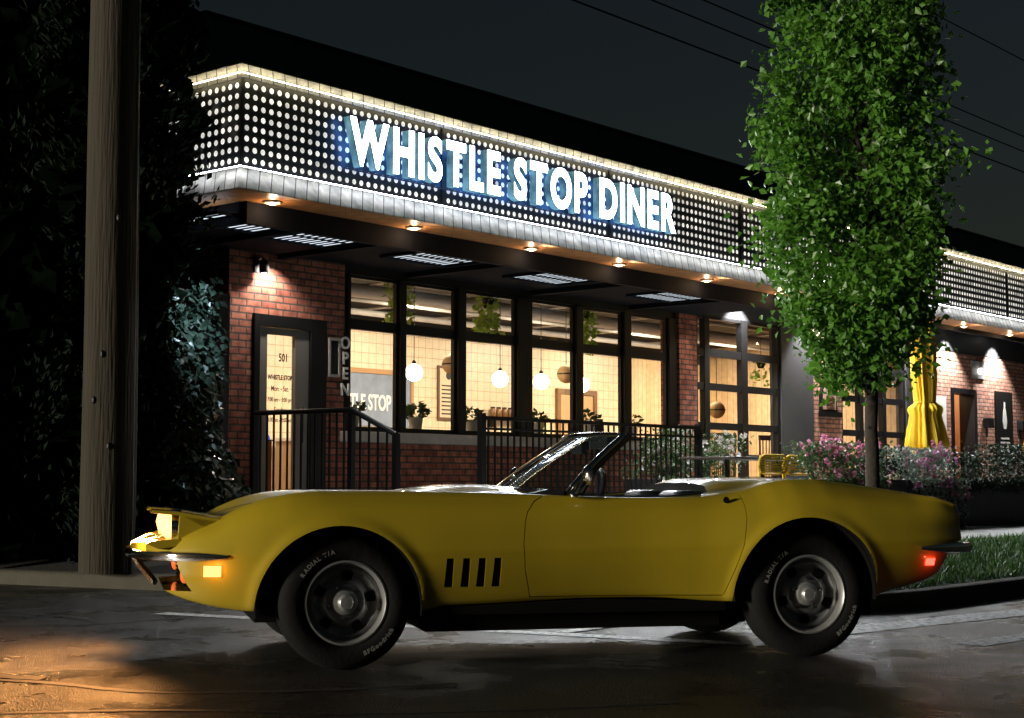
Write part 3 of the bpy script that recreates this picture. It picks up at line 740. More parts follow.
for x, lb, n, ln2 in [(2.22,'trailing hanging plant in the second window',150,.55),(3.93,'long trailing hanging plant in the third window',220,.62),(6.08,'widest trailing hanging plant, in the fifth window',300,.66),(11.0,'thin trailing plant at the right bar of the roll-up door',40,.5)]:
    p = thing('hanging_plant', lb, 'hanging plant', B(x,.42,3.42 if x < 8 else 3.0), 'plants hanging in the windows')
    f = MB(); f.lathe([(.05,-.14),(.10,0),(.09,0),(.001,-.02)], n=16); f.build('basket', BLACK, p)
    f = MB(); f.tube([(0,0,0),(0,0,.38)], .004, 5); f.build('cord', BLACK, p)
    f = MB()
    for k in range(n):
        a = random.uniform(0,2*PI); t_ = random.random()
        rad = .08+.10*random.random(); f.leaf((rad*math.cos(a), rad*math.sin(a), .06-t_*ln2), random.uniform(.07,.12), wid=.75)
    f.build('foliage', HL, p, smooth='leaf')

# ------------------------------------------------------------------ railings
def rail_bars(mb, p, q, z0, z1, z0b=None, z1b=None, step=.11, r=.009):
    p = Vector(p); q = Vector(q); L = (q-p).length; n = int(L/step)
    for k in range(1, n):
        t = k/n; c = p.lerp(q, t)
        a = z0+((z0b if z0b is not None else z0)-z0)*t; b = z1+((z1b if z1b is not None else z1)-z1)*t
        mb.box(c.x-r, c.x+r, c.y-r, c.y+r, a, b)
rl = thing('entrance_railing', 'black metal handrail sloping down beside the entrance door', 'railing', B(0,0,0))
f = MB(); f.tube([(-.6,-.1,1.69),(-.6,-1.65,1.68)], .028, 8); f.tube([(-.6,-1.63,1.69),(-.6,-2.3,1.41)], .03, 8); f.build('handrail', BLACK, rl)
f = MB(); f.tube([(-.6,-.1,.66),(-.6,-1.65,.66)], .02, 6); f.tube([(-.6,-1.65,.66),(-.6,-2.3,.42)], .02, 6); f.build('bottom_rail', BLACK, rl)
f = MB(); rail_bars(f, (-.6,-.1,0), (-.6,-1.65,0), .66, 1.69); rail_bars(f, (-.6,-1.65,0), (-.6,-2.3,0), .66, 1.68, .42, 1.41); f.build('baluster', BLACK, rl)
for y, z in ((-.1,1.68),(-1.65,1.68),(-2.3,1.42)):
    f = MB(); f.box(-.63,-.57,y-.03,y+.03,.3,z); f.build('post', BLACK, rl)
rl = thing('patio_railing', 'long black metal railing along the patio in front of the windows', 'railing', B(0,-2.2,0))
f = MB(); f.box(.83,5.12,-.03,.03,1.61,1.65); f.build('handrail', BLACK, rl)
for z_ in (1.50,.60):
    f = MB(); f.box(.83,5.12,-.02,.02,z_,z_+.025); f.build('cross_rail', BLACK, rl)
f = MB(); rail_bars(f, (.83,0,0), (5.12,0,0), .6, 1.62); f.build('baluster', BLACK, rl)
for x in (.83,2.95,5.1):
    f = MB(); f.box(x-.035,x+.035,-.035,.035,.5,1.68); f.build('post', BLACK, rl)
st = MB()
for k in range(3): st.box(-.55,.75,-2.0-.3*k,-1.7-.3*k+.02*0,.2,.50-.12*k)
st.box(-.95,.75,-1.7,-.03,.2,.53); o = st.build('entrance_steps', CONC, None, bevel=.008); o.matrix_world = B(0,0,0)
o['label'] = 'concrete steps and landing up to the entrance door'; o['category'] = 'steps'

# ------------------------------------------------------------------ patio furniture
yc = thing('patio_chair', '', 'chair', B(0,0,0), 'yellow plastic chairs at the patio table')
f = MB()
f.tube([(-.19,-.2,.60),(-.215,-.215,.68),(-.205,-.225,.78),(-.15,-.23,.82),(.15,-.23,.82),(.205,-.225,.78),(.215,-.215,.68),(.19,-.2,.60),(.12,-.2,.57),(-.12,-.2,.57)], .016, 8, closed=True)
for k in range(7): f.box(-.2,.2,-.228,-.208,.585+.034*k,.585+.034*k+.026)
f.build('backrest', YELLOWP, yc)
f = MB(); f.box(-.22,.22,-.2,.22,.43,.46); f.build('seat', YELLOWP, yc, bevel=.012)
for a, b in ((-.19,-.19),(.19,-.19),(-.19,.19),(.19,.19)):
    f = MB(); f.tube([(a*1.1,b*1.1,0),(a*.95,b,.44 if b > 0 else .60)], .016, 8); f.build('leg', YELLOWP, yc)
for i, (x, y, rz, lb) in enumerate([(4.06,-3.75,-.3,'yellow slatted patio chair seen whole behind the car, beside the dark table'),(4.78,-3.72,-.5,'yellow patio chair mostly hidden behind the flower planter')]):
    o = yc if i == 0 else dup(yc); o['label'] = lb; o.matrix_world = B(x, y, .521, rz) @ Matrix.Diagonal((1,1,.88,1))
tb = thing('patio_table', 'dark square patio table beside the yellow chair', 'table', B(5.25,-2.85,.521))
f = MB(); f.box(-.95,.85,-.4,.4,.69,.72); f.build('tabletop', CH, tb, bevel=.006)
for a in (-.5,.35):
    f = MB(); f.tube([(a,0,.02),(a,0,.69)], .03, 10); f.box(a-.25,a+.25,-.03,.03,0,.03); f.build('leg', BLACK, tb)

def umbrella(x, y, label, ang):
    u = thing('closed_umbrella', label, 'umbrella', B(x, y, .52, ang), 'closed yellow patio umbrellas')
    f = MB(); f.tube([(0,0,0),(0,0,2.95)], .022, 10); f.ball((0,0,2.97), .035, 10, 6); f.build('pole', GREYM, u, smooth=True)
    f = MB(); f.lathe([(.25,0),(.25,.05),(.06,.08),(.04,.25)], n=24); f.build('base', BLACK, u, smooth=True)
    f = MB(); n = 128; zs = [.86,.95,1.05,1.2,1.38,1.46,1.5,1.56,1.7,1.95,2.25,2.5,2.7,2.82,2.93]
    rs = [.22,.235,.22,.20,.17,.19,.175,.115,.125,.145,.148,.135,.12,.09,.03]
    for i, z in enumerate(zs):
        for j in range(n):
            a = 2*PI*j/n+ .25*math.sin(z*2.3)
            fold = 1+.26*math.sin(8*a+z*.8)+.12*math.sin(13*a+z*2.6)+.07*math.sin(23*a+z*5)
            zz = z + (.05*math.sin(8*a+1) if i == 0 else 0)
            f.v.append((rs[i]*fold*math.cos(a), rs[i]*fold*math.sin(a), zz))
    for i in range(len(zs)-1):
        for j in range(n): f.face([i*n+j, i*n+(j+1) % n, (i+1)*n+(j+1) % n, (i+1)*n+j])
    f.build('canopy', YELLOWF, u, smooth=80)
    f = MB(); f.tube([(+.135*math.cos(2*PI*k/20), .135*math.sin(2*PI*k/20), 1.56) for k in range(20)], .012, 6, closed=True); f.build('strap', YELLOWF, u)
umbrella(9.22, -3.4, 'closed yellow umbrella standing right of the maple trunk', .3)
umbrella(13.88, -3.3, 'closed yellow umbrella cut off by the right edge of the photo', 1.1)

# ------------------------------------------------------------------ planters, hedges
def planter(x0, x1, yc_, label, leafm, flower=None, topz=.98, trail=.35, nl=1500, nf=90, size=.055, width=.5, box_h=.62, flo_size=.05, cat='planter', fs=1.0):
    p = thing('flower_planter' if flower else 'hedge_planter', label, cat, B((x0+x1)/2, yc_, .34), 'dark planters along the patio edge')
    L = (x1-x0)/2
    f = MB(); f.box(-L, L, -width/2, width/2, 0, box_h); f.build('box', BLACK, p, bevel=.01)
    f = MB()
    clumps = [(random.uniform(-L,L), random.uniform(-width/2,width/2), box_h+random.uniform(.02,topz-box_h)*.9, random.uniform(.08,.15)) for k in range(int(14*(x1-x0)+10))]
    for k in range(nl):
        c = random.choice(clumps)
        f.leaf((c[0]+random.gauss(0,c[3]), c[1]+random.gauss(0,c[3]*.8), min(topz, c[2]+random.gauss(0,c[3]*.7))), random.uniform(.6,1.2)*size)
    for k in range(int(nl*.35) if trail else 0):
        xx = random.uniform(-L,L); dd = random.random()**1.4*trail*(.5+.5*math.sin(xx*7)**2)
        f.leaf((xx, -width/2-.03-random.random()*.08, box_h+.02-dd), random.uniform(.6,1.2)*size)
    f.build('foliage', leafm, p, smooth='leaf')
    if flower:
        f = MB()
        for k in range(nf):
            c = random.choice(clumps); q = Vector((c[0]+random.gauss(0,.08), c[1]-.05-random.random()*.12, c[2]+random.uniform(0,.14)))
            if random.random() < .2: q = Vector((random.uniform(-L,L), -width/2-.08, box_h-random.random()*.25))
            for a in range(6):
                an = a*PI/3+random.random(); d_ = Vector((math.cos(an)*.8, random.uniform(-.9,-.1), math.sin(an)*.8)).normalized()
                f.leaf(q, flo_size*random.uniform(.7,1.1), d=d_, wid=1.1)
        f.build('flower', flower, p, smooth='leaf')
    return p
FL1 = leafmat('planter_leaf', (.03,.07,.02), (.09,.15,.05), .2)
FL2 = leafmat('silver_leaf', (.10,.15,.10), (.26,.31,.24), .2)
DKL = leafmat('dark_hedge_leaf', (.006,.014,.006), (.02,.04,.015), .1)
PINK = leafmat('pink_petal', (.55,.12,.24), (.75,.40,.52), .3)
PURP = leafmat('purple_petal', (.35,.06,.22), (.65,.30,.45), .3)
WHT = leafmat('white_petal', (.55,.52,.50), (.75,.68,.68), .3)
planter(3.95, 5.5, -4.35, 'planter of bright pink flowers left of the maple trunk', FL1, PINK, 1.05, .3, 2200, 150)
planter(5.57, 6.1, -4.35, 'dark leafy planter right behind the maple trunk', DKL, None, 1.02, 0, 800, 0)
planter(6.17, 7.75, -4.35, 'planter of purple flowers with pale ivy trailing down, right of the trunk', FL2, PURP, 1.02, .55, 2200, 90)
planter(7.85, 14.2, -4.35, 'long dark clipped hedge planter at the right edge', DKL, None, 1.12, .2, 6000, 0, .06)
p = planter(4.45, 6.55, -1.75, 'planter of white flowers behind the patio railing bars', FL1, WHT, 1.10, .3, 3000, 110, box_h=.45); p.matrix_world = B(5.5,-1.75,.521)
p['group'] = 'planters behind the railing'

# ------------------------------------------------------------------ things on the right walls
pq = thing('arched_plaque', 'black arched wall niche with a pale relief on the brick pillar', 'plaque', B(12.42,-.045,0))
def arch(w_, h_, n=12):
    return [(-w_,0),(w_,0)]+[(w_*math.cos(PI*k/n), h_+w_*math.sin(PI*k/n)) for k in range(n+1)]
A1 = [(x, z+2.16) for x, z in arch(.28,.24)]; A2 = [(x, z+2.19) for x, z in arch(.23,.21)]
f = MB(); f.prism(A1, -.05, 0); f.build('frame', FRAME, pq)
f = MB(); f.prism(A2, -.056, -.051); f.build('panel', mat('plaque_pink', (.50,.33,.25), .7), pq)
f = MB(); f.ball((0,-.065,2.31), (.13,.02,.06), 16, 8); f.ball((-.03,-.07,2.39), (.07,.02,.05), 12, 8); f.ball((.06,-.07,2.41), (.06,.02,.06), 12, 8); f.ball((.02,-.07,2.48), (.03,.015,.03), 10, 6); f.build('relief', mat('relief_red', (.20,.07,.05), .6), pq, smooth=True)
f = MB(); f.box(-.3,.3,-.14,0,2.06,2.15); f.build('shelf', FRAME, pq)
wb = thing('white_board', 'white panel with a dark figure on the brick beside the small doorway', 'panel', B(16.93,-.005,0))
f = MB(); f.box(-.34,.34,-.03,0,1.15,2.62); f.build('panel', WHITEP, wb)
f = MB(); f.ball((0,-.033,2.2), (.05,.006,.07), 12, 8); f.ball((.02,-.033,2.0), (.10,.006,.14), 12, 8); f.ball((0,-.033,1.78), (.06,.006,.10), 12, 8); f.build('figure', INK, wb)
d = MB(); d.box(17.55,17.66,-.03,.3,.5,2.82); d.box(18.62,18.75,-.03,.3,.5,2.82); d.box(17.66,18.62,-.03,.3,2.72,2.82)
dr = dpart('side_door', d, FRAME)
d = MB(); d.box(17.3,19.2,1.5,1.6,.5,3.4); d.box(17.28,17.34,.31,1.5,.5,3.4); d.box(19.14,19.2,.31,1.5,.5,3.4); d.box(17.3,19.2,.31,1.5,3.3,3.4); dpart('lobby_wall', d, mat('lobby_paint', (.62,.36,.18), .6))
lamp('lobby_lamp', 'POINT', Matrix.Translation((18.2,.8,2.9)), 28, (1,.75,.48), .1, din)
po = thing('black_poster', 'tall black poster with a white bottle figure and writing on the brick wall', 'poster', B(20.1,-.005,0))
f = MB(); f.box(-.42,.42,-.04,0,1.45,2.84); f.build('panel', mat('poster_black', (.012,.012,.012), .35), po)
f = MB(); f.prism([(-.06,2.05),(.06,2.05),(.11,2.2),(.07,2.42),(.035,2.52),(.035,2.62),(-.035,2.62),(-.035,2.52),(-.07,2.42),(-.11,2.2)], -.046, -.041)
for k in range(4): f.box(-.24+.03*(k % 2),.24-.03*(k % 2),-.046,-.041,1.56+.09*k,1.60+.09*k)
f.build('print', WHITEP, po)
wl = thing('wall_light', 'grey wall light plate above the small doorway', 'wall light', B(18.85,-.005,3.23))
f = MB(); f.box(-.32,.32,-.03,0,-.17,.19); f.build('plate', mat('plate_grey', (.32,.32,.33), .5), wl)
f = MB(); f.ball((0,-.08,-.02), .07, 14, 8); f.build('bulb', emit('wall_bulb', (1,.95,.9), 3), wl, smooth=True)
for x, lb in ((19.2,'small black lamp box left of the black poster'),(20.95,'small black lamp box right of the black poster')):
    q = thing('wall_box', lb, 'wall lamp', B(x,-.005,2.15), 'small black boxes beside the poster')
    f = MB(); f.box(-.13,.13,-.14,0,-.1,.1); f.build('housing', BLACK, q, bevel=.01)
    f = MB(); f.tube([(0,-.03,-.1),(0,-.03,-.28)], .02, 8); f.build('conduit', BLACK, q)

# ------------------------------------------------------------------ wires, pole
WIRE = mat('wire_rubber', (.004,.004,.004), .6)
for z, y, lb, r in ((11.9,8,'lowest of the overhead wires crossing the night sky',.022),(12.65,8,'middle overhead wire crossing the night sky',.02),(13.2,8,'upper overhead wire of the close three in the sky',.02),(16.0,8,'faint overhead wire high in the top right corner',.02)):
    m_ = MB(); m_.tube([(-10+x, 0, .22*math.sin((x/120)*9*PI)**2*0 + .0) for x in range(0, 121, 20)], r, 6)
    o = m_.build('overhead_wire', WIRE); o.matrix_world = B(0,y,z); tag(o, lb, 'wire', 'overhead wires')
up = thing('utility_pole', 'weathered wooden utility pole standing at the left street corner', 'utility pole', Matrix.Translation((-3.555,13.75,.14)))
POLE = mat('pole_wood', (.032,.025,.015), .9, 0, .7, 5, bump=.9, bscale=9)
_nt = POLE.node_tree; _tc = [n for n in _nt.nodes if n.type == 'TEX_COORD'][0]; _mp = N(_nt, 'ShaderNodeMapping'); _mp.inputs['Scale'].default_value = (5,5,.28)
_nt.links.new(_tc.outputs['Object'], _mp.inputs['Vector'])
for _n in [n for n in _nt.nodes if n.type == 'TEX_NOISE']: _nt.links.new(_mp.outputs['Vector'], _n.inputs['Vector'])
f = MB(); n = 28; H = 10.5
for i in range(22):
    z = H*i/21; rr_ = .243-.045*z/H
    if i == 0: rr_ = .235
    for j in range(n):
        a = 2*PI*j/n; k = 1+.012*math.sin(5*a+z*.6)+.008*math.sin(11*a-z)
        f.v.append((rr_*k*math.cos(a)+.006*math.sin(z), rr_*k*math.sin(a), z))
for i in range(21):
    for j in range(n): f.face([i*n+j, i*n+(j+1) % n, (i+1)*n+(j+1) % n, (i+1)*n+j])
f.face([21*n+j for j in range(n)]); f.build('shaft', POLE, up, smooth=60)
f = MB(); f.tube([(.235,-.05,.0),(.222,-.05,3),(.20,-.05,9)], .012, 8); f.build('conduit', GREYM, up)
for (a, z) in ((-1.9,1.5),(-1.3,1.1),(-1.6,1.9),(-1.1,3.1)):
    f = MB(); f.ball((.232*math.cos(a), .232*math.sin(a), z), (.02,.02,.035), 8, 6); f.build('knot', BLACK, up)

# ------------------------------------------------------------------ trees
def tapered(mb, p, q, r0, r1, wob=.05, k=6, n=8):
    p = Vector(p); q = Vector(q); pts = []; rs = []
    for i in range(k+1):
        t = i/k; c = p.lerp(q, t)+Vector((random.gauss(0,wob), random.gauss(0,wob), 0))*(1 if 0 < i < k else 0)
        pts.append(c); rs.append(r0+(r1-r0)*t)
    mb.tube(pts, rs, n)
base = Bp(1.28,-6.95)
mp = thing('maple_tree', 'narrow upright maple with dense green leaves in front of the diner', 'tree', Matrix.Translation((3.19,13.85,.27)))
f = MB(); tapered(f, (0,0,-.05), (0,0,2.3), .066, .052, .004, 8, 14); tapered(f, (0,0,2.3), (-.1,0,6.3), .052, .01, .03, 8, 8)
rz_ = pchip([(1.5,.30),(1.8,.55),(2.2,.78),(2.9,.96),(3.7,1.03),(4.5,.98),(5.2,.84),(5.8,.62),(6.4,.36),(6.9,.08)])
tips = []
for k in range(64):
    z0 = random.uniform(1.35,5.6); z1 = min(6.7, z0+random.uniform(.35,1.1)); a = random.uniform(0,2*PI)
    rad = rz_(z1)*.80*random.uniform(.75,1.0)
    tip = Vector((-.11*min(1,(z1-1.2)/1.5)+rad*math.cos(a), rad*math.sin(a), z1)); tips.append((tip, Vector((0,0,z0))))
    tapered(f, (-.02*(z0-2),0,z0), tip, .018, .004, .02, 5, 5)
f.build('trunk', BARK, mp, smooth=60)
f = MB()
cl = []
for tip, b0 in tips:
    for t_ in (.45,.62,.8,1.0): cl.append((b0.lerp(tip, t_)+Vector((random.gauss(0,.07),random.gauss(0,.07),random.gauss(0,.08))), random.uniform(.06,.13)))
while len(cl) < 570:
    z = random.uniform(1.55,6.8) if len(cl) < 480 else random.uniform(1.6,3.2); a = random.uniform(0,2*PI); rad = rz_(z)*.80*random.random()**.4
    cl.append((Vector((-.11*min(1,(z-1.2)/1.5)+rad*math.cos(a), rad*math.sin(a), z)), random.uniform(.06,.14)))
for c, sg_ in cl:
    if c.z < 1.52: continue
    for k in range(58):
        f.leaf(c+Vector((random.gauss(0,sg_),random.gauss(0,sg_),random.gauss(0,sg_))), random.uniform(.05,.095), wid=.75)
f.build('crown', leafmat('maple_leaf', (.04,.12,.012), (.13,.32,.035), .3, .38, 2.6), mp, smooth='leaf')

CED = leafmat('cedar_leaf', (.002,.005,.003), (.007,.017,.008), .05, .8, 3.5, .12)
CEDIN = leafmat('cedar_inner_shade', (.001,.002,.001), (.003,.006,.003), 0, .95, 3.5, .0)  # near-black leaves; the shade inside the crown is put into their colour
def cedar(x, y, rad, h, label, n=15000, seed=1, low=1.0):
    random.seed(seed)
    c = thing('cedar_tree', label, 'tree', Matrix.Translation((x, y, .15)), 'dark cedars at the left street corner')
    f = MB(); tapered(f, (0,0,0), (0,0,h*.95), .12, .02, .01, 6, 10); f.build('trunk', BARK, c, smooth=60)
    f = MB(); cls = []
    for k in range(260):
        z = random.uniform(.15,h); r = rad*(1-(z/h)**3)*(.75+.25*math.sin(z*2.3+k))*random.uniform(.7,1.02); a = random.uniform(0,2*PI); r *= low if z < 2.7 else low+(1-low)*min(1,(z-2.7)/.9)
        cls.append((r*math.cos(a), r*math.sin(a), z))
    for k in range(n):
        q = random.choice(cls); v = Vector(q)+Vector((random.gauss(0,.10),random.gauss(0,.10),random.gauss(0,.13)))
        f.leaf(v, random.uniform(.06,.13), wid=.45, d=Vector((q[0]+random.gauss(0,.3), q[1]+random.gauss(0,.3), .6+random.gauss(0,.3))).normalized())
    f2 = f; f = MB()
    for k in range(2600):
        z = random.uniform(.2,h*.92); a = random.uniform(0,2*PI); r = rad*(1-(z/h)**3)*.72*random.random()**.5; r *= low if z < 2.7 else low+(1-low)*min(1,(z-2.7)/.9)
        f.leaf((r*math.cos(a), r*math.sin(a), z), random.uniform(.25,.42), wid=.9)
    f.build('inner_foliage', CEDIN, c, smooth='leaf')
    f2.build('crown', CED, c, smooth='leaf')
cedar(-3.70,14.75,.90,9.0,'dark cedar overlapping the near end of the lit canopy',seed=11,low=.42)
cedar(-4.75,15.3,.95,9.4,'dark cedar at the left frame edge behind the pole',seed=12)
cedar(-5.9,15.0,.9,8.6,'dark cedar cut off by the left frame edge',seed=13)
cedar(-4.2,16.3,1.0,9.0,'dark cedar in the second row, right behind the pole',seed=14)
cedar(-5.4,16.8,1.1,9.2,'dark cedar in the second row, behind the gap left of the pole',seed=15)
random.seed(21)
iv = thing('ivy_hedge', 'climbing ivy hedge between the utility pole and the entrance door', 'ivy', B(-1.75,-.45,.2))
f = MB()
for k in range(6): tapered(f, (random.uniform(-.7,.7),.1,0), (random.uniform(-.7,.7),.05,2.7), .02, .008, .05, 6, 6)
f.box(-.78,.6,.12,.22,0,2.75)
f.build('stem', BARK, iv)
f = MB()
for k in range(5200):
    x = random.uniform(-.85,.75); z = random.random()*3.0; bulge = .18+.12*math.sin(x*5+z*2)+.1*math.sin(z*4.1)
    if x > .66-.21*z+.1*math.sin(z*3): continue
    if z > 2.75+.2*math.sin(x*6): continue
    f.leaf((x, .12-random.random()**.5*(bulge+.25), z), random.uniform(.06,.13), d=Vector((random.gauss(0,.6),-.5+random.gauss(0,.3),-.6+random.gauss(0,.4))).normalized(), nrm=Vector((random.gauss(0,.4),-1,.7+random.gauss(0,.4))), wid=.85)
f.build('foliage', leafmat('ivy_leaf', (.012,.026,.016), (.04,.065,.045), .1, .25), iv, smooth='leaf')

# ------------------------------------------------------------------ the car (x backwards, y away from the camera, z up; origin under the front axle)
MC = Matrix.Translation((-1.021, 8.567, 0)) @ Matrix.Rotation(R(14.18), 4, 'Z')
car = thing('convertible_car', 'yellow open top sports car with chrome bumpers stopped across the crosswalk line', 'car', MC)
fW = pchip([(-1.03,.10),(-1.015,.26),(-.98,.44),(-.92,.58),(-.84,.675),(-.72,.755),(-.58,.805),(-.40,.845),(-.2,.868),(0,.876),(.35,.868),(.7,.85),(1.1,.828),(1.5,.818),(1.85,.832),(2.15,.865),(2.45,.888),(2.75,.884),(3.0,.866),(3.2,.842),(3.31,.82),(3.365,.805),(3.395,.795),(3.408,.785)])
fZT = pchip([(-1.03,.612),(-.95,.638),(-.85,.67),(-.72,.712),(-.627,.745),(-.516,.800),(-.388,.847),(-.244,.876),(-.1,.886),(.1,.886),(.5,.880),(.93,.868),(1.2,.858),(1.4,.852),(1.64,.848),(1.9,.853),(2.05,.866),(2.19,.89),(2.33,.928),(2.45,.945),(2.58,.944),(2.7,.932),(2.93,.902),(3.14,.868),(3.3,.840),(3.365,.818),(3.408,.806)])
fZC = pchip([(-1.03,.600),(-.9,.635),(-.7,.685),(-.5,.735),(-.2,.785),(.1,.818),(.5,.85),(.85,.872),(1.1,.875),(1.5,.85),(1.85,.86),(2.0,.915),(2.15,.952),(2.4,.955),(2.7,.932),(3.0,.895),(3.3,.845),(3.408,.80)])
fZB = pchip([(-1.03,.555),(-1.0,.545),(-.965,.50),(-.92,.44),(-.88,.40),(-.80,.362),(-.72,.338),(-.6,.312),(-.47,.296),(.39,.283),(.5,.302),(.9,.316),(1.3,.328),(1.6,.326),(2.05,.300),(2.82,.300),(2.95,.336),(3.19,.386),(3.29,.425),(3.335,.50),(3.38,.55),(3.408,.575)])
fZM = pchip([(-1.03,.58),(-.9,.57),(-.6,.57),(0,.585),(1,.585),(2,.60),(2.5,.62),(3.0,.61),(3.408,.62)])
fYC = pchip([(-1.03,.06),(-.95,.38),(-.85,.52),(-.7,.60),(-.5,.645),(-.2,.665),(.3,.665),(.9,.672),(1.3,.70),(1.75,.705),(2.1,.69),(2.45,.665),(2.8,.665),(3.1,.695),(3.3,.74),(3.408,.745)])
ARCH = [(-.03,.30,.415),(2.46,.338,.405)]
def section(x, n=52):
    W = fW(x); zt = fZT(x); zc = fZC(x); zb = fZB(x); zm = max(zb+.012, min(fZM(x), zt-.012)); yc = min(fYC(x), W*(.86 if x < 1 else .93))
    L = lambda a, b, t: a+(b-a)*t
    hood = .050*math.exp(-((x-.62)/.50)**2)
    K = [(0,zb),(W*.7,zb),(W-.11*min(1,W/.5),zb),(W-.085*min(1,W/.5),zb+.006),(W-.055*min(1,W/.5),L(zb,zm,.22)),(W-.013*min(1,W/.5),L(zb,zm,.68)),(W-.0035*min(1,W/.5),L(zb,zm,.90)),(W,zm),(W-.004*min(1,W/.5),L(zm,zt,.11)),
         (W-.013*min(1,W/.5),L(zm,zt,.30)),(L(W,yc,.30),L(zm,zt,.68)),(L(W,yc,.70),L(zm,zt,.91)),(yc+.014*min(1,W/.5),zt-.0045),(yc,zt),(yc*.88,L(zt,zc,.22)-.002),(yc*.66,L(zt,zc,.72)),(yc*.36,zc+hood),(0,zc+hood)]
    K = [Vector(k) for k in K]
    d = [0]
    for i in range(1, len(K)): d.append(d[-1]+max(1e-4, (K[i]-K[i-1]).length)**.5)
    # piecewise centripetal Catmull-Rom, a fixed number of points per span
    spans = [4,2,2,2,3,3,2,2,3,5,5,4,3,4,4,4,4]; out = []
    for i, m in enumerate(spans):
        p1, p2 = K[i], K[i+1]
        p0 = K[i-1] if i > 0 else p1*2-p2
        p3 = K[i+2] if i+2 < len(K) else Vector((-K[-2].x, K[-2].y))
        if i == 0: p0 = Vector((-p2.x, p2.y))
        t0 = 0; t1 = max(1e-4,(p1-p0).length)**.5; t2 = t1+max(1e-4,(p2-p1).length)**.5; t3 = t2+max(1e-4,(p3-p2).length)**.5
        for k in range(m):
            t = t1+(t2-t1)*k/m
            a1 = p0*((t1-t)/(t1-t0))+p1*((t-t0)/(t1-t0)); a2 = p1*((t2-t)/(t2-t1))+p2*((t-t1)/(t2-t1)); a3 = p2*((t3-t)/(t3-t2))+p3*((t-t2)/(t3-t2))
            b1 = a1*((t2-t)/(t2-t0))+a2*((t-t0)/(t2-t0)); b2 = a2*((t3-t)/(t3-t1))+a3*((t-t1)/(t3-t1))
            out.append(b1*((t2-t)/(t2-t1))+b2*((t-t1)/(t2-t1)))
    out.append(K[-1])
    return out
def body_mesh():
    mb = MB(); xs = [-1.03,-1.026,-1.02,-1.01,-.995,-.98,-.96,-.94]
    x = -.92
    while x < 3.345: xs.append(x); x += .026 if min(abs(abs(x-a_[0])-a_[2]) for a_ in ARCH) > .07 and min(abs(x-a_[0]) for a_ in ARCH) > .45 else .013
    xs += [3.355,3.372,3.388,3.398,3.403,3.408]
    n = None; rings = []
    for x in xs:
        S = section(x); P = []
        for y, z in S:
            # a soft lip round the wheel openings
            yy = y
            if y > fW(x)-.12:
                for ax, az, ar in ARCH:
                    r = math.hypot(x-ax, z-az)
                    yy += .012*math.exp(-((r-ar-.004)/.032)**2)
            P.append((yy, z))
        ring = [(x, -y, z) for y, z in P]+[(x, y, z) for y, z in P[-2:0:-1]]
        rings.append(len(mb.v)); n = len(ring); mb.v += ring
    for i in range(len(rings)-1):
        a, b = rings[i], rings[i+1]
        for j in range(n): mb.face([a+j, a+(j+1) % n, b+(j+1) % n, b+j])
    mb.face([rings[0]+j for j in range(n)]); mb.face([rings[-1]+j for j in range(n)][::-1])
    return mb
def temp(mb, name='tmp'):
    o = bpy.data.objects.new(name, mb.mesh(name)); COL.objects.link(o); return o
def boolean(o, cutters, op='DIFFERENCE'):
    for c in cutters:
        m = o.modifiers.new('b', 'BOOLEAN'); m.operation = op; m.solver = 'EXACT'; m.object = c
    dg = bpy.context.evaluated_depsgraph_get(); dg.update()
    me = bpy.data.meshes.new_from_object(o.evaluated_get(dg))
    o.modifiers.clear(); old = o.data; o.data = me; bpy.data.meshes.remove(old)
def drop(o):
    me = o.data; bpy.data.objects.remove(o); bpy.data.meshes.remove(me)
def finish(o, name, mats, parent, ang=38):
    me = o.data; me.name = name; o.name = name; me.materials.clear()
    for m in mats: me.materials.append(m)
    me.polygons.foreach_set('use_smooth', [True]*len(me.polygons)); me.set_sharp_from_angle(angle=R(ang)); o.parent = parent
    return o
body = temp(body_mesh(), 'body')
cut = MB()
for ax, az, ar in ARCH:
    for s in (-1, 1):
        ol = [(ax+ar*math.cos(2*PI*k/72), az+ar*math.sin(2*PI*k/72)) for k in range(72)]
        cut.prism(ol, s*.50, s*1.2)
        cut.box(ax-ar*.995, ax+ar*.995, s*.503, s*1.19, -.1, az-.02) if False else None
# cockpit opening: plan outline, straight down
ck = MB(); pl = [(1.10,-.52),(1.19,-.615),(1.5,-.63),(1.9,-.625),(2.0,-.58),(2.03,-.45),(2.03,.45),(2.0,.58),(1.9,.625),(1.5,.63),(1.19,.615),(1.10,.52),(1.03,0)]
b0 = len(ck.v); ck.v += [(x,y,.40) for x,y in pl]+[(x,y,1.2) for x,y in pl]; k_ = len(pl)
ck.face(list(range(k_))[::-1]); ck.face([k_+i for i in range(k_)])
for i in range(k_): ck.face([i, (i+1) % k_, k_+(i+1) % k_, k_+i])
# grille recess and the fender louvres
gr = MB(); gr.box(-1.3,-.735,-.69,.69,.395,.542)
vt = MB()
VX = [.493,.578,.660,.742]
for x in VX:
    for s in (-1, 1):
        vt.prism([(x,.402),(x+.044,.402),(x+.046,.548),(x+.008,.548)], s*.79, s*1.0)
cutters = [temp(m) for m in (cut, ck, gr, vt)]
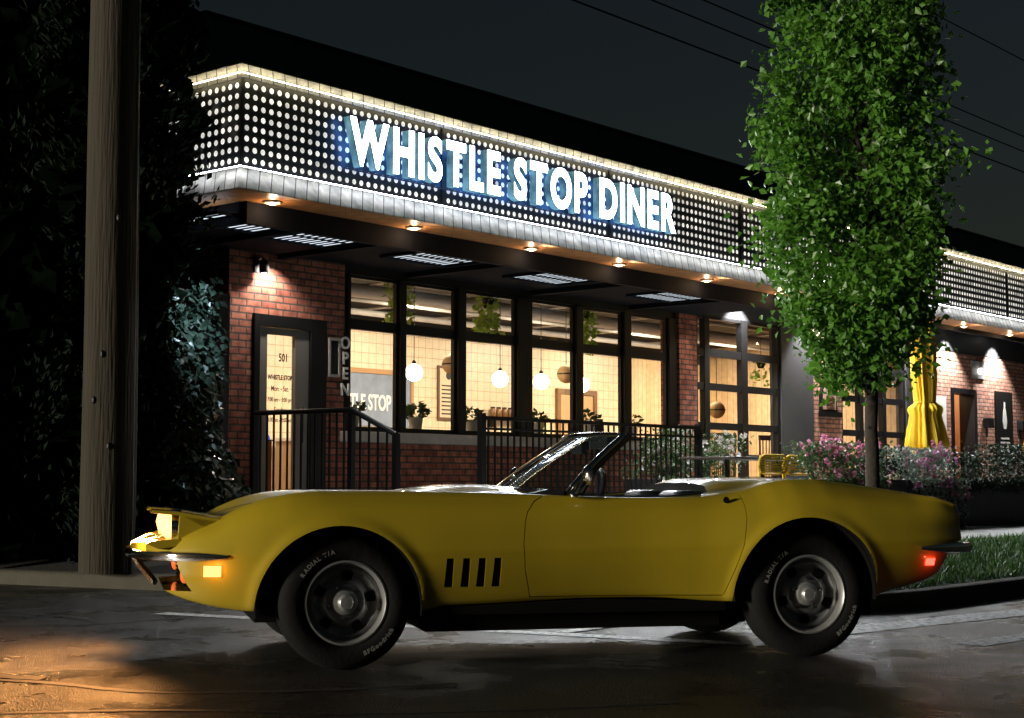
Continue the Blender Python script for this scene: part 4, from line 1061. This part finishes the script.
# doors
DO = [(1.112,.95),(1.085,.880),(.983,.829),(.935,.775),(.918,.72),(.905,.612),(.915,.486),(.953,.345),(2.005,.335),(2.05,.47),(2.095,.60),(2.122,.731),(2.126,.82),(2.119,.95)]
ctr = Vector((1.52,.62))
def door_prism(k):
    return [(ctr.x+(x-ctr.x)*(1+k/.6), ctr.y+(z-ctr.y)*(1+k/.28)) for x, z in DO]
d1 = MB(); d1.prism(door_prism(-.0022), -1.2, -.655); d1.prism(door_prism(-.0022), .655, 1.2)
d2 = MB(); d2.prism(door_prism(.0022), -1.2, -.65); d2.prism(door_prism(.0022), .65, 1.2)
src = temp(body_mesh(), 'door')
D1 = temp(d1); D2 = temp(d2)
boolean(body, cutters+[D2])
boolean(src, [D1], 'INTERSECT')
finish(body, 'body', [PAINT, VINYL, BLKCAR], car)
for f in body.data.polygons:
    c_ = f.center; n_ = f.normal
    if abs(n_.z) < .4 and 1.0 < c_.x < 2.04 and abs(c_.y) < .632 and c_.z > .39: f.material_index = 1
    elif abs(c_.z-.40) < .004 and abs(n_.z) > .9 and 1.0 < c_.x < 2.04: f.material_index = 1
    for ax, az, ar in ARCH:
        if abs(math.hypot(c_.x-ax, c_.z-az)-ar) < .012 and abs(n_.y) < .3 and abs(c_.y) < .86: f.material_index = 2
        if math.hypot(c_.x-ax, c_.z-az) < ar and abs(abs(c_.y)-.50) < .01: f.material_index = 2
# split the two doors
bm = bmesh.new(); bm.from_mesh(src.data)
for s in (-1, 1):
    b2 = bm.copy(); bmesh.ops.delete(b2, geom=[v for v in b2.verts if v.co.y*s < 0], context='VERTS')
    me = bpy.data.meshes.new('door'); b2.to_mesh(me); b2.free()
    o = bpy.data.objects.new('door', me); COL.objects.link(o); finish(o, 'door', [PAINT], car)
    h = MB(); h.lathe([(.001,.012),(.014,.012),(.016,.004),(.018,0),(.001,0)], (2.03, s*.775, .835), 'y', 14); h.build('lock_knob', CHROME, o, smooth=True)
bm.free()
for c in cutters+[D1, D2, src]: drop(c)
# dark liners behind the openings
for ax, az, ar in ARCH:
    for s in (-1, 1):
        lm = MB(); n0 = len(lm.v); K = 40
        for k in range(K+1):
            a = -.03*PI+1.06*PI*k/K
            lm.v += [(ax+(ar+.012)*math.cos(a), s*.515, az+(ar+.012)*math.sin(a)), (ax+(ar-.004)*math.cos(a), s*(fW(ax+ar*math.cos(a))-.045), az+(ar-.004)*math.sin(a))]
        for k in range(K): lm.face([n0+2*k, n0+2*k+1, n0+2*k+3, n0+2*k+2])
        lm.prism([(ax+(ar+.004)*math.cos(PI*k/24), az+(ar+.004)*math.sin(PI*k/24)) for k in range(25)], s*.505, s*.512)
        lm.build('wheel_well', BLKCAR, car)
lm = MB(); lm.box(-.42,.55,-.50,.50,.22,.30); lm.box(.43,2.02,-.68,.68,.17,.308); lm.box(1.9,3.0,-.50,.50,.19,.32)
lm.tube([(.6,-.42,.19),(2.0,-.45,.18),(2.9,-.42,.24)], .035, 10); lm.build('underbody', BLKCAR, car)
for s in (-1, 1):
    lm = MB(); lm.prism([(.47,.262),(.47,.30),(1.3,.325),(2.02,.298),(2.02,.255)], s*.70, s*.775)
    lm.build('rocker_panel', BLKCAR, car)
# interior
it = MB(); it.box(1.12,2.02,-.60,.60,.402,.42); it.box(2.0,2.025,-.56,.56,.41,.86); it.box(1.08,1.30,-.60,.60,.62,.84); it.box(1.3,1.95,-.10,.10,.42,.60)
for s in (-1, 1): it.box(1.2,1.98,s*.618,s*.626,.42,.835)
it.build('cabin', VINYL, car, bevel=.01)
ds = MB(); ds.prism([(1.05,.80),(1.02,.872),(1.10,.893),(1.26,.885),(1.31,.85),(1.31,.78)], -.60, .60); ds.build('dashboard', VINYL, car, smooth=50)
for s in (-1, 1):
    sb = MB(); n0 = 0
    prof = [(1.86,.46,.22),(1.84,.60,.235),(1.865,.74,.235),(1.89,.815,.215),(1.905,.865,.17),(1.92,.882,.13)]
    for (x, z, hw) in prof:
        for y, dx in ((-1,0.03),(-.8,-.035),(0,-.02),(.8,-.035),(1,.03),(.85,.09),(0,.10),(-.85,.09)):
            sb.v.append((x+dx, s*.31+y*hw, z))
    for i in range(len(prof)-1):
        for j in range(8): sb.face([i*8+j, i*8+(j+1) % 8, (i+1)*8+(j+1) % 8, (i+1)*8+j])
    sb.face(list(range(8))); sb.face([8*(len(prof)-1)+j for j in range(8)])
    st_ = MB(); st_.box(1.42,1.9,s*.31-.22,s*.31+.22,.43,.54); seat = st_.build('seat', VINYL, car, bevel=.03)
    sb.build('seat_back', VINYL, seat, smooth=60)
sw = MB(); c0 = Vector((1.40,-.33,.815)); ax1 = Vector((0,1,0)); ax2 = Vector((.35,0,.94)).normalized()
sw.tube([c0+ax1*.19*math.cos(2*PI*k/28)+ax2*.19*math.sin(2*PI*k/28) for k in range(28)], .014, 8, closed=True)
sw.tube([c0+ax1*.19, c0-ax1*.19], .012, 6); sw.tube([c0, c0-ax2*.19], .012, 6); sw.tube([c0, c0-Vector((.2,0,.02))], .025, 8)
sw.build('steering_wheel', VINYL, car, smooth=True)
# tonneau seam and deck strip
# windshield
def ws(u, v):     # u -1..1 across, v 0..1 up
    base = Vector((1.185-.235*(1-u*u), .665*u, .868+.018*(1-u*u)))
    top = Vector((1.525-.10*(1-u*u), .575*u, 1.178+.016*(1-u*u)))
    p = base.lerp(top, v); p.x -= .018*math.sin(PI*v); return p
gm = MB(); nu, nv = 28, 10
for j in range(nv+1):
    for i in range(nu+1): gm.v.append(tuple(ws(-.985+1.97*i/nu, .01+.98*j/nv)))
for j in range(nv):
    for i in range(nu): gm.face([j*(nu+1)+i, j*(nu+1)+i+1, (j+1)*(nu+1)+i+1, (j+1)*(nu+1)+i])
fm = MB(); fm.tube([ws(-1,k/8) for k in range(9)]+[ws(-1+2*k/20,1) for k in range(1,20)]+[ws(1,1-k/8) for k in range(9)], .017, 10)
fr = fm.build('windshield_frame', CHROME, car, smooth=True)
gm.build('windshield', CARGLASS, fr, smooth=True)
fm = MB()
for s in (-1, 1): fm.tube([ws(s,k/8)+Vector((.026,-s*.012,-.006)) for k in range(9)], .024, 8)
fm.tube([ws(-.98+1.96*k/20,1)+Vector((.03,0,-.012)) for k in range(21)], .024, 8)
for y in (-.3, .3): fm.box(1.47,1.55,y-.16,y+.16,1.115,1.175)
fm.build('header_trim', VINYL, fr, smooth=True)
mr = MB(); mr.box(1.43,1.46,-.10,.10,1.09,1.14); mr.tube([(1.45,0,1.12),(1.44,0,1.19)], .01, 6); mr.build('rear_view_mirror', VINYL, fr, bevel=.006)
wp = MB()
for y in (-.35,.15): wp.tube([(1.02+.4*y*y,y,.893),(1.0,y+.3,.905)], .007, 6)
wp.build('wiper', BLKCAR, car)
cw = MB(); cw.tube([ws(-1+2*k/20, 0)+Vector((-.012,0,.004)) for k in range(21)], .012, 8); cw.build('cowl_trim', BLKCAR, car, smooth=True)
# door top strip and side mirror
for s in (-1, 1):
    mr = MB(); mr.lathe([(.024,0),(.026,.01),(.014,.018),(.001,.018)], (1.20, s*.745, .852), 'z', 14); mr.tube([(1.20,s*.745,.862),(1.222,s*.765,.90),(1.245,s*.775,.955)], .0085, 8)
    m2 = mr.build('side_mirror', CHROME, car, smooth=True)
    h = MB(); h.lathe([(.001,-.028),(.03,-.024),(.05,-.004),(.054,.008),(.05,.012),(.001,.012)], (1.262, s*.775, .968), 'x', 18); h.build('mirror_head', CHROME, m2, smooth=True)
dt = MB()
for s in (-1, 1): dt.tube([(1.19+.093*k, s*.648, .8545-.004*math.sin(PI*k/9)+.016*max(0,k-6)/3) for k in range(9)], .009, 6)
dt.build('window_strip', CHROME, car, smooth=True)
# hood seam lines, wiper door
def top_z(x, y):
    S = section(x); 
    for i in range(len(S)-1, 0, -1):
        a, b = S[i], S[i-1]
        if a.x <= abs(y) <= b.x and b.x > a.x: return a.y+(b.y-a.y)*(abs(y)-a.x)/(b.x-a.x)
    return fZT(x)
hs_ = MB()
def seam(pts):
    for i in range(len(pts)-1):
        (x0,y0),(x1,y1) = pts[i], pts[i+1]
        d_ = Vector((x1-x0,y1-y0)).normalized(); n_ = Vector((-d_.y,d_.x))*.003
        q = []
        for (x,y,sg2) in ((x0,y0,1),(x0,y0,-1),(x1,y1,-1),(x1,y1,1)):
            X=x+n_.x*sg2; Y=y+n_.y*sg2; q.append((X,Y,top_z(X,Y)+.0025))
        hs_.poly(q)
seam([(-.62+.06*k, -.50-.012*min(k,6)/6) for k in range(26)]); seam([(-.62+.06*k, .50+.012*min(k,6)/6) for k in range(26)])
seam([(-.62,-.5+.1*k) for k in range(11)]); seam([(.88,-.51+.1*k) for k in range(11)])
seam([(2.62,-.5+.1*k) for k in range(11)])
hs_.build('hood_seam', BLKCAR, car)
# headlight pods
PODP = [(-.945,.792),(-.80,.785),(-.62,.757),(-.50,.765)]
for s in (-1, 1):
    c_ = s*.455; hw = .205
    pm = MB()
    top = [(-.945,.784),(-.935,.797),(-.80,.792),(-.68,.783),(-.56,.775)]
    bot = [(-.945,.772),(-.90,.765),(-.80,.70),(-.68,.66),(-.56,.70)]
    # roof shell, sides cut back behind the lamps
    pm.prism([(-.945,.778),(-.93,.793),(-.80,.783),(-.66,.757),(-.50,.735),(-.50,.69),(-.66,.69),(-.80,.764)], c_-hw, c_+hw)
    for q in (-1, 1):
        y0 = c_+q*hw; y1 = c_+q*(hw-.012)
        pm.prism([(-.805,.766),(-.66,.745),(-.52,.73),(-.52,.66),(-.76,.60),(-.815,.635)], min(y0,y1), max(y0,y1))
    pm.prism([(-.965,.628),(-.94,.642),(-.80,.652),(-.78,.62),(-.90,.600)], c_-hw-.012, c_+hw+.012)
    pod = pm.build('headlight_pod', PAINT, car, bevel=.004)
    bz = MB(); bz.box(-.80,-.77,c_-hw+.012,c_+hw-.012,.64,.775); bz.build('bezel', CHROME, pod)
    for dy in (-.1, .1):
        hr = MB(); hr.lathe([(.070,-.012),(.080,-.020),(.084,-.008),(.084,.03),(.070,.03)], (-.822, c_+dy, .708), 'x', 24, closed=True); hr.build('lamp_ring', CHROME, pod, smooth=50)
        hl = MB(); hl.lathe([(.071,.02),(.071,-.012),(.064,-.034),(.045,-.055),(.001,-.066)], (-.822, c_+dy, .708), 'x', 22)
        hl.build('headlight', emit('headlight_glow', (1,.46,.13), 4.2), pod, smooth=True)
for y in (-.455,.455):
    lamp('headlight_beam', 'SPOT', aim((-.97,y,.705),(-3.2,y-.45,.0)), 330, (1,.42,.12), .07, car, spot_size=R(172), spot_blend=.45)
# bumpers
def plan(x0, x1, off, z, n=26):
    L = []
    for k in range(n+1):
        x = x0+(x1-x0)*k/n; L.append(Vector((x, -(fW(x)+off), z)))
    return L
def blade(path, h, t, name, mb=None):
    mb = mb or MB(); sec = [(-h/2,.0),(-h*.42,t*.75),(0,t),(h*.42,t*.75),(h/2,0),(0,-t*.3)]
    n = len(path); base = []
    for i, p in enumerate(path):
        tg = (path[min(i+1,n-1)]-path[max(i-1,0)]); tg.z = 0; tg.normalize(); o_ = Vector((tg.y,-tg.x,0))
        if (o_.x*(p.x-1.2)+o_.y*p.y) < 0: o_ = -o_
        k = min(1, .35+i*.25, .35+(n-1-i)*.25)
        base.append(len(mb.v)); mb.v += [tuple(p+o_*b*k+Vector((0,0,a*k))) for a, b in sec]
    m_ = len(sec)
    for i in range(n-1):
        for j in range(m_): mb.face([base[i]+j, base[i]+(j+1) % m_, base[i+1]+(j+1) % m_, base[i+1]+j])
    mb.face([base[0]+j for j in range(m_)]); mb.face([base[-1]+j for j in range(m_)])
    return mb
near = [Vector((x, -(fW(x)+.004), .566)) for x in (-.575,-.62,-.68,-.74,-.80,-.85,-.90,-.94,-.97,-.995,-1.012,-1.024)]
far = [Vector((p.x,-p.y,p.z)) for p in near[::-1]]
bp_ = blade(near+[Vector((-1.034,-.05,.566)),Vector((-1.034,.05,.566))]+far, .05, .028, 'b')
bump = bp_.build('front_bumper', CHROME, car, smooth=50)
g_ = MB()
for y in (-.10,.10): g_.tube([(-1.02,y,.552),(-.985,y,.50),(-.90,y,.40)], .016, 8)
g_.tube([(-.905,-.12,.405),(-.905,.12,.405)], .012, 8)
g_.build('bumper_guard', CHROME, bump, smooth=True)
g_ = MB()
for k in range(6):
    g_.box(-.775+.0,-.762,-.56,.56,.412+.021*k,.420+.021*k)
g_.box(-.755,-.742,-.686,.686,.398,.539); g_.build('grille', BLKCAR, car)
AMB = emit('amber_lamp', (1,.36,.06), 5)
for s in (-1, 1):
    g_ = MB(); g_.ball((-.775, s*.625, .47), (.022,.035,.04), 14, 8); g_.build('parking_light', emit('parking_lamp', (1,.22,.03), .7) if s > 0 else bpy.data.materials['parking_lamp'] if 'parking_lamp' in bpy.data.materials else emit('parking_lamp', (1,.22,.03), .7), car, smooth=True)
def side_lamp(x0, x1, z0, z1, m, name):
    for s in (-1, 1):
        g_ = MB(); n_ = 4
        for k in range(n_+1):
            x = x0+(x1-x0)*k/n_
            for z in (z0, z1):
                zz = z; S = section(x); yy = fW(x)
                for i in range(len(S)-1):
                    if i > 8 and S[i].y <= zz <= S[i+1].y: yy = S[i].x+(S[i+1].x-S[i].x)*(zz-S[i].y)/max(1e-5,S[i+1].y-S[i].y); break
                g_.v += [(x, s*(yy-.004), zz), (x, s*(yy+.008), zz)]
        for k in range(n_):
            a = 4*k; b = a+4
            g_.face([a+1,b+1,b+3,a+3]); g_.face([a,a+1,a+3,a+2][::-1]) if k == 0 else None; g_.face([a+2,a+3,b+3,b+2]); g_.face([a,b,b+1,a+1])
            if k == n_-1: g_.face([b,b+2,b+3,b+1])
        g_.build(name, m, car)
side_lamp(-.69,-.607,.468,.522, emit('amber_marker', (1,.42,.12), 2.6), 'side_marker')
side_lamp(3.168,3.224,.478,.516, emit('red_marker', (1,.05,.03), 6), 'side_marker')
lamp('marker_glow','POINT',Matrix.Translation((-.648,-.835,.495)),.45,(1,.36,.08),.004,car)
lamp('marker_glow','POINT',Matrix.Translation((3.20,-.862,.497)),.12,(1,.05,.03),.004,car)
rb = [Vector((x, -(fW(x)+.004), .572)) for x in (3.12,3.18,3.24,3.29,3.33,3.37,3.395,3.405)]+[Vector((3.45,-.765,.572)),Vector((3.49,-.70,.572)),Vector((3.51,-.55,.572)),Vector((3.515,-.34,.572))]
for s in (1, -1):
    blade([Vector((p.x, p.y*s, p.z)) for p in rb], .058, .035, 'r').build('rear_bumper', CHROME, car, smooth=50)
RED = mat('red_lens', (.35,.01,.01), .2, coat=.5)
for y in (-.5,-.3,.3,.5):
    g_ = MB(); g_.lathe([(.001,.012),(.055,.010),(.06,.0),(.001,0)], (3.409,y,.69), 'x', 20); g_.build('tail_light', RED, car, smooth=True)
# fins between the louvres
for x in VX:
    for s in (-1, 1):
        vf = MB(); vf.box(x+.004, x+.044, s*.792, s*.80, .404, .546); vf.build('louvre', BLKCAR, car)

# wheels
def ring_text(s, rad, a_mid, size, flip, y):
    L = []; tot = 0; gl = []
    for ch in s:
        if ch == ' ': tot += size*.45; gl.append((None, tot)); continue
        me = text_mesh(ch, size, 0, .0012, 'LEFT', res=3); xs = [v.co.x for v in me.vertices]; wdt = max(xs)-min(xs)
        gl.append((me, tot+wdt/2, min(xs)+wdt/2)); tot += wdt+size*.14
    for gch in gl:
        if gch[0] is None: continue
        me, c, mx = gch; off = (c-tot/2)/rad
        an = a_mid+off if flip else a_mid-off
        for v in me.vertices:
            tx = v.co.x-mx; tz = v.co.y-size*.36
            r_ = rad+(-tz if flip else tz); a_ = an+(tx/rad if flip else -tx/rad)
            v.co = Vector((r_*math.cos(a_), y, r_*math.sin(a_)))
        me.materials.clear(); L.append(me)
    return L
def make_wheel(x, side, rot, steer):
    e = MB()
    w0 = -.095   # outward is -y in wheel space
    e.lathe([(.195,.06),(.195,-.02),(.188,-.045),(.165,-.052),(.15,-.038),(.13,-.032),(.105,-.05),(.09,-.062),(.001,-.062)], n=48, axis='y')
    wh = e.build('wheel', ARGENT, car, smooth=50)
    wh.matrix_local = Matrix.Translation((x, side*-1*0+(-.70 if side < 0 else .70), .333)) @ Matrix.Rotation(steer+(0 if side < 0 else PI), 4, 'Z')
    t = MB(); t.lathe([(.205,.10),(.235,.112),(.29,.112),(.318,.10),(.330,.075),(.333,.03),(.333,-.03),(.330,-.075),(.318,-.098),(.29,-.110),(.262,-.113),(.236,-.110),(.212,-.098),(.198,-.08),(.198,.08)], axis='y', n=72, closed=True)
    t.build('tyre', RUBBER, wh, smooth=50)
    t = MB(); t.lathe([(.213,-.088),(.209,-.102),(.200,-.104),(.190,-.088),(.186,-.055),(.195,-.03),(.20,-.07)], axis='y', n=56, closed=True); t.build('trim_ring', TRIMC, wh, smooth=60)
    t = MB(); t.lathe([(.001,-.105),(.030,-.103),(.036,-.096),(.040,-.086),(.058,-.080),(.064,-.066),(.066,-.055),(.001,-.055)], axis='y', n=32); t.build('hub_cap', TRIMC, wh, smooth=40)
    for k in range(5):
        t = MB(); a = 2*PI*k/5+rot
        for (r0, r1, hw, y) in ((.116,.150,.027,-.0535),):
            c_, s_ = math.cos(a), math.sin(a); q = []
            for rr_, tt in ((r0,-hw*.8),(r1,-hw),(r1+.006,0),(r1,hw),(r0,hw*.8)): q.append((rr_*c_-tt*s_, rr_*s_+tt*c_))
            n0 = len(t.v); t.v += [(a_, y, b_) for a_, b_ in q]+[(a_, y+.025, b_) for a_, b_ in q]
            t.face([n0+i for i in range(5)]); 
            for i in range(5): t.face([n0+i, n0+(i+1) % 5, n0+5+(i+1) % 5, n0+5+i])
        t.build('rim_slot', BLKCAR, wh)
    for k in range(5):
        a = 2*PI*(k+.5)/5+rot; t = MB(); t.lathe([(.001,-.078),(.008,-.077),(.011,-.068),(.011,-.05),(.001,-.05)], (.083*math.cos(a),0,.083*math.sin(a)), 'y', 8); t.build('lug_nut', CHROME, wh, smooth=True)
    L = ring_text('RADIAL T/A', .262, PI*.5+.55+rot*.4, .030, False, -.1145)+ring_text('BFGoodrich', .262, -.95+rot*.4, .031, True, -.1145)
    join_meshes(L, 'lettering', [WHITEL], wh)
make_wheel(0, -1, .2, R(3)); make_wheel(0, 1, .7, R(3)); make_wheel(2.489, -1, .9, 0); make_wheel(2.489, 1, .1, 0)


# ------------------------------------------------------------------ world, sun, camera
w_ = bpy.data.worlds.new('World'); sc.world = w_; w_.use_nodes = True
nt = w_.node_tree; bg = nt.nodes['Background']
sky = nt.nodes.new('ShaderNodeTexSky'); sky.sky_type = 'NISHITA'; sky.sun_disc = False
to_sun = Vector((-.87,-.45,.09)).normalized()
sky.sun_elevation = math.asin(to_sun.z); sky.sun_rotation = math.atan2(to_sun.x, to_sun.y)
sky.air_density = 1.0; sky.dust_density = 2.0
nt.links.new(sky.outputs[0], bg.inputs['Color']); bg.inputs['Strength'].default_value = .0075
sl = bpy.data.lights.new('sun', 'SUN'); sl.energy = 3.5; sl.angle = R(9); sl.color = (1,.92,.76)
so = bpy.data.objects.new('sun', sl); COL.objects.link(so); so.rotation_euler = (-to_sun).to_track_quat('-Z','Y').to_euler()
cam = bpy.data.cameras.new('camera'); co = bpy.data.objects.new('camera', cam); COL.objects.link(co)
cam.sensor_width = 36; cam.lens = 36*1560/1024; cam.clip_end = 1000; cam.clip_start = .05
co.location = (0,0,.93); co.rotation_euler = (R(90)+math.atan((482-359)/1560), 0, 0)
sc.camera = co
sc.view_settings.view_transform = 'Standard'; sc.view_settings.look = 'None'; sc.view_settings.gamma = 1; sc.view_settings.exposure = 0
sc.cycles.use_denoising = True; sc.cycles.sample_clamp_indirect = 6; sc.cycles.max_bounces = 8; sc.cycles.transparent_max_bounces = 16
sc.cycles.caustics_reflective = False; sc.cycles.caustics_refractive = False
